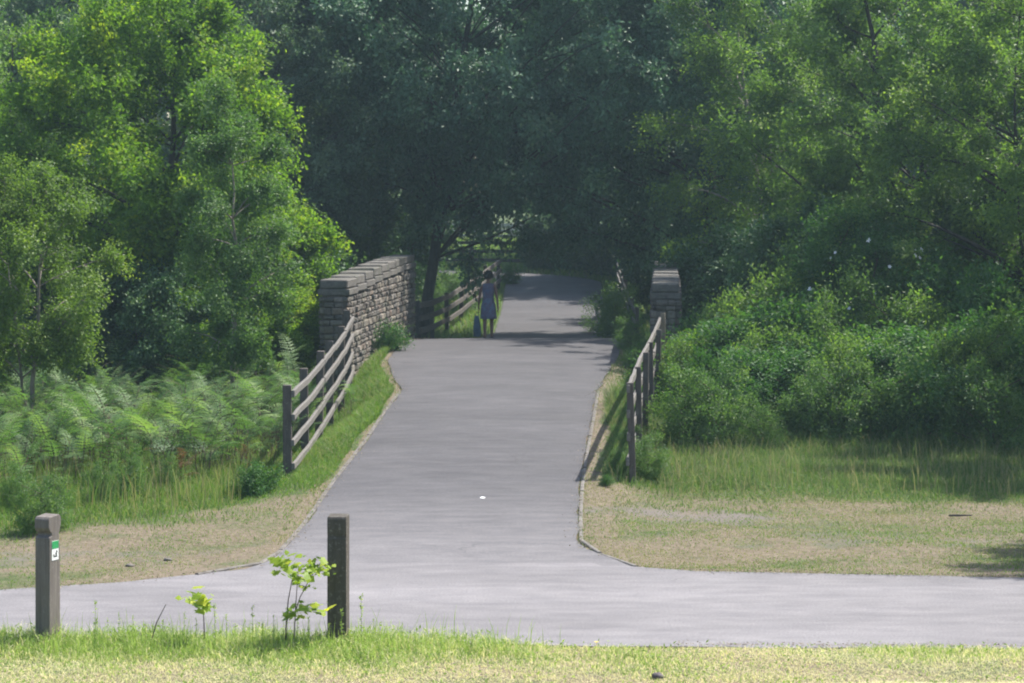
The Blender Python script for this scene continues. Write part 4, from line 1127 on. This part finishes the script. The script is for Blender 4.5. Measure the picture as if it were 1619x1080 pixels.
# ------------------------------------------------------------------ the person
def person():
    d = 58.0; x = wx(772, d); z = float(P(d)) + .012
    r = empty('person', (x, d, z), 'person seen from behind in a sleeveless blue and mauve dress with short dark hair', 'person')
    skin = plain_mat('skin', (.24, .125, .095), .55, .08, 12)
    V = {}; E = []; S = []
    names = []
    def v(n, co, rad):
        V[n] = len(names); names.append((co, rad)); return n
    v('pelvis', (0, 0, .86), (.135, .10)); v('waist', (0, .01, 1.02), (.11, .085)); v('chest', (0, .01, 1.19), (.125, .095)); v('uchest', (0, 0, 1.31), (.12, .085))
    v('neck', (0, .0, 1.40), (.048, .05)); v('neck2', (0, .015, 1.455), (.046, .05)); v('jaw', (0, .025, 1.50), (.062, .075)); v('head', (0, .02, 1.57), (.074, .092)); v('crown', (0, .01, 1.635), (.060, .07))
    for s, sg in (('L', -1), ('R', 1)):
        fwd = .10 * sg
        v('hip' + s, (sg * .085, 0, .80), (.082, .085)); v('thigh' + s, (sg * .09, fwd * .4, .64), (.07, .075)); v('knee' + s, (sg * .085, fwd * .7 + .015, .46), (.05, .053))
        v('calf' + s, (sg * .085, fwd * .55 - .02, .33), (.047, .052)); v('ankle' + s, (sg * .085, fwd * .6 - .02, .09), (.03, .035)); v('heel' + s, (sg * .085, fwd * .6 - .035, .04), (.032, .036)); v('toe' + s, (sg * .095, fwd * .6 + .13, .025), (.036, .022))
        sw = -.08 * sg
        v('shoulder' + s, (sg * .155, 0, 1.315), (.05, .055)); v('uarm' + s, (sg * .19, sw * .3, 1.19), (.041, .043)); v('elbow' + s, (sg * .215, sw * .6 - .01, 1.04), (.034, .035)); v('farm' + s, (sg * .23, sw + .01, .92), (.031, .031)); v('wrist' + s, (sg * .238, sw + .03, .80), (.022, .024)); v('palm' + s, (sg * .242, sw + .035, .745), (.016, .034)); v('knuck' + s, (sg * .242, sw + .04, .715), (.014, .036))
    def e(a, b): E.append((V[a], V[b]))
    for a, b in zip(['pelvis', 'waist', 'chest', 'uchest', 'neck', 'neck2', 'jaw', 'head'], ['waist', 'chest', 'uchest', 'neck', 'neck2', 'jaw', 'head', 'crown']): e(a, b)
    for s in 'LR':
        ch = ['pelvis', 'hip' + s, 'thigh' + s, 'knee' + s, 'calf' + s, 'ankle' + s, 'heel' + s]
        for a, b in zip(ch, ch[1:]): e(a, b)
        e('heel' + s, 'toe' + s)
        ch = ['uchest', 'shoulder' + s, 'uarm' + s, 'elbow' + s, 'farm' + s, 'wrist' + s, 'palm' + s, 'knuck' + s]
        for a, b in zip(ch, ch[1:]): e(a, b)
        sg = -1 if s == 'L' else 1; sw = -.08 * sg
        for k, (oy, ln) in enumerate([(-.027, .058), (-.009, .07), (.009, .066), (.027, .054)]):
            f1 = v(f'f{k}a{s}', (sg * .240, sw + .04 + oy, .715 - ln * .55), (.0085, .0085)); f2 = v(f'f{k}b{s}', (sg * .228, sw + .046 + oy, .715 - ln * 1.05), (.0075, .0075))
            e('knuck' + s, f1); e(f1, f2)
        t1 = v('t1' + s, (sg * .236, sw + .085, .735), (.010, .010)); t2 = v('t2' + s, (sg * .228, sw + .10, .70), (.0085, .0085)); e('palm' + s, t1); e(t1, t2)
    # nose, ears
    v('nose', (0, .128, 1.555), (.011, .011)); e('head', 'nose')
    for sg in (-1, 1):
        nme = 'ear%d' % sg; v(nme, (sg * .082, .01, 1.56), (.012, .02)); e('head', nme)
    me = bpy.data.meshes.new('body'); me.from_pydata([c for c, _ in names], E, []); me.update()
    o = link('body', me, r); me.materials.append(skin)
    md = o.modifiers.new('skin', 'SKIN'); md.use_smooth_shade = True
    for i, (_, rad) in enumerate(names):
        me.skin_vertices[0].data[i].radius = rad; me.skin_vertices[0].data[i].use_root = (i == 0)
    ss = o.modifiers.new('sub', 'SUBSURF'); ss.levels = 1; ss.render_levels = 1
    # dress: one lofted garment following the body
    dm, nt, out = new_mat('dress')
    tc = N(nt, 'ShaderNodeTexCoord'); n = noise(nt, 7, 3, .5); n2 = noise(nt, 28, 3, .6)
    rr = ramp(nt, [(.30, (.12, .16, .32)), (.46, (.17, .12, .20)), (.60, (.16, .23, .38)), (.8, (.20, .15, .22))]); nt.links.new(n.outputs[0], rr.inputs[0])
    c = mixc(nt, .35, rr.outputs[0], ramp(nt, [(.35, (.05, .055, .12)), (.65, (.17, .18, .26))]).outputs[0])
    p = N(nt, 'ShaderNodeBsdfPrincipled'); nt.links.new(c, p.inputs[0]); p.inputs['Roughness'].default_value = .85
    nt.links.new(p.outputs[0], out.inputs[0])
    rings = [(1.385, .085, .065, 0), (1.365, .135, .08, 0), (1.32, .150, .102, .002), (1.24, .148, .118, .006), (1.14, .140, .116, .01), (1.03, .128, .104, .01), (.94, .145, .12, .005), (.84, .172, .142, 0), (.72, .186, .156, 0), (.60, .196, .166, 0), (.52, .205, .172, 0), (.515, .198, .165, 0)]
    n_ = 28; Vd, Fd = [], []
    for k, (zz, a, b, oy) in enumerate(rings):
        for i in range(n_):
            th = 2 * math.pi * i / n_; fold = 1 + (.035 * math.sin(th * 7 + 1) * max(0, (.95 - zz)) * 2.0 if zz < .95 else 0)
            Vd.append((math.cos(th) * a * fold, math.sin(th) * b * fold + oy, zz))
    for k in range(len(rings) - 1):
        for i in range(n_): Fd.append((k*n_+i, k*n_+(i+1) % n_, (k+1)*n_+(i+1) % n_, (k+1)*n_+i))
    m = MB(); m.add(Vd, Fd); do = link('dress', m.mesh('dress', dm, True), r)
    so = do.modifiers.new('thick', 'SOLIDIFY'); so.thickness = .006
    # short curly hair: cap of overlapping curls
    hm = plain_mat('hair', (.016, .013, .012), .6, .3, 40)
    rg = np.random.default_rng(3); m = MB()
    def ball(c, s, nu=8, nv=5):
        vv, ff = [], []
        for j in range(nv + 1):
            for i in range(nu):
                a = 2 * math.pi * i / nu; b = math.pi * j / nv
                vv.append((c[0] + math.sin(b) * math.cos(a) * s, c[1] + math.sin(b) * math.sin(a) * s, c[2] + math.cos(b) * s))
        for j in range(nv):
            for i in range(nu): ff.append((j*nu+i, (j+1)*nu+i, (j+1)*nu+(i+1) % nu, j*nu+(i+1) % nu))
        m.add(vv, ff)
    for k in range(230):
        dd = unit(rg.normal(size=3))
        if dd[1] > .35 and dd[2] < .35: continue
        if dd[2] < -.62: continue
        ball(np.array([0, .0, 1.585]) + dd * np.array([.105, .118, .108]) * rg.uniform(.85, 1.02), rg.uniform(.02, .032))
    link('hair', m.mesh('hair', hm, True), r)
    # shoes
    shm = plain_mat('shoe', (.035, .03, .03), .6)
    for sg in (-1, 1):
        m = MB(); y0 = .06 * sg - .02; xs = sg * .09
        prof = [(-.065, .0, .035, .06), (-.03, .0, .042, .075), (.03, .0, .044, .06), (.10, .0, .048, .042), (.16, .0, .038, .03), (.185, .0, .02, .02)]
        vv, ff = [], []
        for (yy, _, w, h) in prof:
            for i in range(8):
                a = math.pi * 2 * i / 8
                vv.append((xs + math.cos(a) * w, y0 + yy, max(0, h * .5 + math.sin(a) * h * .5)))
        for k in range(len(prof) - 1):
            for i in range(8): ff.append((k*8+i, k*8+(i+1) % 8, (k+1)*8+(i+1) % 8, (k+1)*8+i))
        ff += [tuple(range(7, -1, -1)), tuple((len(prof)-1)*8 + i for i in range(8))]
        m.add(vv, ff); link('shoe', m.mesh('shoe', shm, True), r)
    # blue bag hanging from the left hand
    b = empty('bag', (x - .285, d + .12, z + .06), 'long pale blue cloth bag hanging from the left hand of the person', 'bag')
    bm_ = plain_mat('bag_cloth', (.085, .14, .20), .8, .25, 8)
    rings = [(.0, .07, .04), (.02, .095, .055), (.18, .10, .06), (.36, .08, .05), (.48, .06, .03), (.52, .05, .02)]
    vv, ff = [], []
    for k, (zz, a, c) in enumerate(rings):
        for i in range(16):
            th = 2 * math.pi * i / 16; f = 1 + .07 * math.sin(th * 3 + k)
            vv.append((math.cos(th) * a * f, math.sin(th) * c * f, zz))
    for k in range(len(rings) - 1):
        for i in range(16): ff.append((k*16+i, k*16+(i+1) % 16, (k+1)*16+(i+1) % 16, (k+1)*16+i))
    ff += [tuple(range(15, -1, -1)), tuple(5*16 + i for i in range(16))]
    m = MB(); m.add(vv, ff); link('bag_body', m.mesh('bag_body', bm_, True), b)
    m = MB(); m.tube([(-.05, 0, .51), (-.02, 0, .58), (.035, 0, .61), (.05, 0, .57), (.05, 0, .51)], [.008] * 5, 6); link('handle', m.mesh('handle', bm_, True), b)
person()

# ------------------------------------------------------------------ light, air, camera
SUN_AZ = math.atan2(.82, .57)          # from +y towards +x
SUN_EL = R(55)
sv = Vector((math.sin(SUN_AZ) * math.cos(SUN_EL), math.cos(SUN_AZ) * math.cos(SUN_EL), math.sin(SUN_EL)))
sl = bpy.data.lights.new('sun', 'SUN'); sl.energy = 5.0; sl.angle = R(.5); sl.color = (1, .955, .87)
so = bpy.data.objects.new('sun', sl); COL.objects.link(so); so.rotation_euler = sv.to_track_quat('Z', 'Y').to_euler(); so.location = (20, 20, 30)
w = bpy.data.worlds.new('World'); scene.world = w; w.use_nodes = True
nt = w.node_tree; nt.nodes.clear()
sky = nt.nodes.new('ShaderNodeTexSky'); sky.sky_type = 'NISHITA'; sky.sun_disc = False
sky.sun_elevation = SUN_EL; sky.sun_rotation = SUN_AZ; sky.dust_density = 2.0; sky.air_density = 1.2
bg = nt.nodes.new('ShaderNodeBackground'); bg.inputs[1].default_value = .125
wo = nt.nodes.new('ShaderNodeOutputWorld')
nt.links.new(sky.outputs[0], bg.inputs[0]); nt.links.new(bg.outputs[0], wo.inputs[0])

HAZE = 0.00065
if HAZE > 0:
    m, nt, out = new_mat('haze')
    vol = N(nt, 'ShaderNodeVolumePrincipled'); vol.inputs['Color'].default_value = (.62, .86, 1, 1); vol.inputs['Density'].default_value = HAZE
    vol.inputs['Anisotropy'].default_value = .3
    nt.links.new(vol.outputs[0], out.inputs['Volume'])
    mb = MB(); mb.box((0, 70, 10.5), (300, 200, 27), 0)
    o = mb.obj('haze', m); tag(o, 'thin pale summer haze in the air', 'haze', kind='stuff')

cam = bpy.data.cameras.new('camera'); co = bpy.data.objects.new('camera', cam); COL.objects.link(co)
co.location = (0, 0, CH); co.rotation_euler = (R(90), 0, 0)
cam.sensor_width = 36; cam.lens = F / 1619 * 36; cam.shift_y = -(540 - HY) / 1619; cam.shift_x = 0
cam.clip_end = 3000; cam.clip_start = .1
cam.dof.use_dof = True; cam.dof.focus_distance = 24; cam.dof.aperture_fstop = 5.6
scene.camera = co
scene.render.engine = 'CYCLES'
cy = scene.cycles
cy.use_denoising = True; cy.use_adaptive_sampling = True; cy.adaptive_threshold = .02
cy.max_bounces = 6; cy.diffuse_bounces = 3; cy.glossy_bounces = 2; cy.transmission_bounces = 3; cy.transparent_max_bounces = 4; cy.volume_bounces = 0
cy.caustics_reflective = False; cy.caustics_refractive = False
cy.filter_width = 2.0
cy.sample_clamp_indirect = 4
vs = scene.view_settings; vs.view_transform = 'Standard'; vs.look = 'None'; vs.exposure = .9; vs.gamma = 1
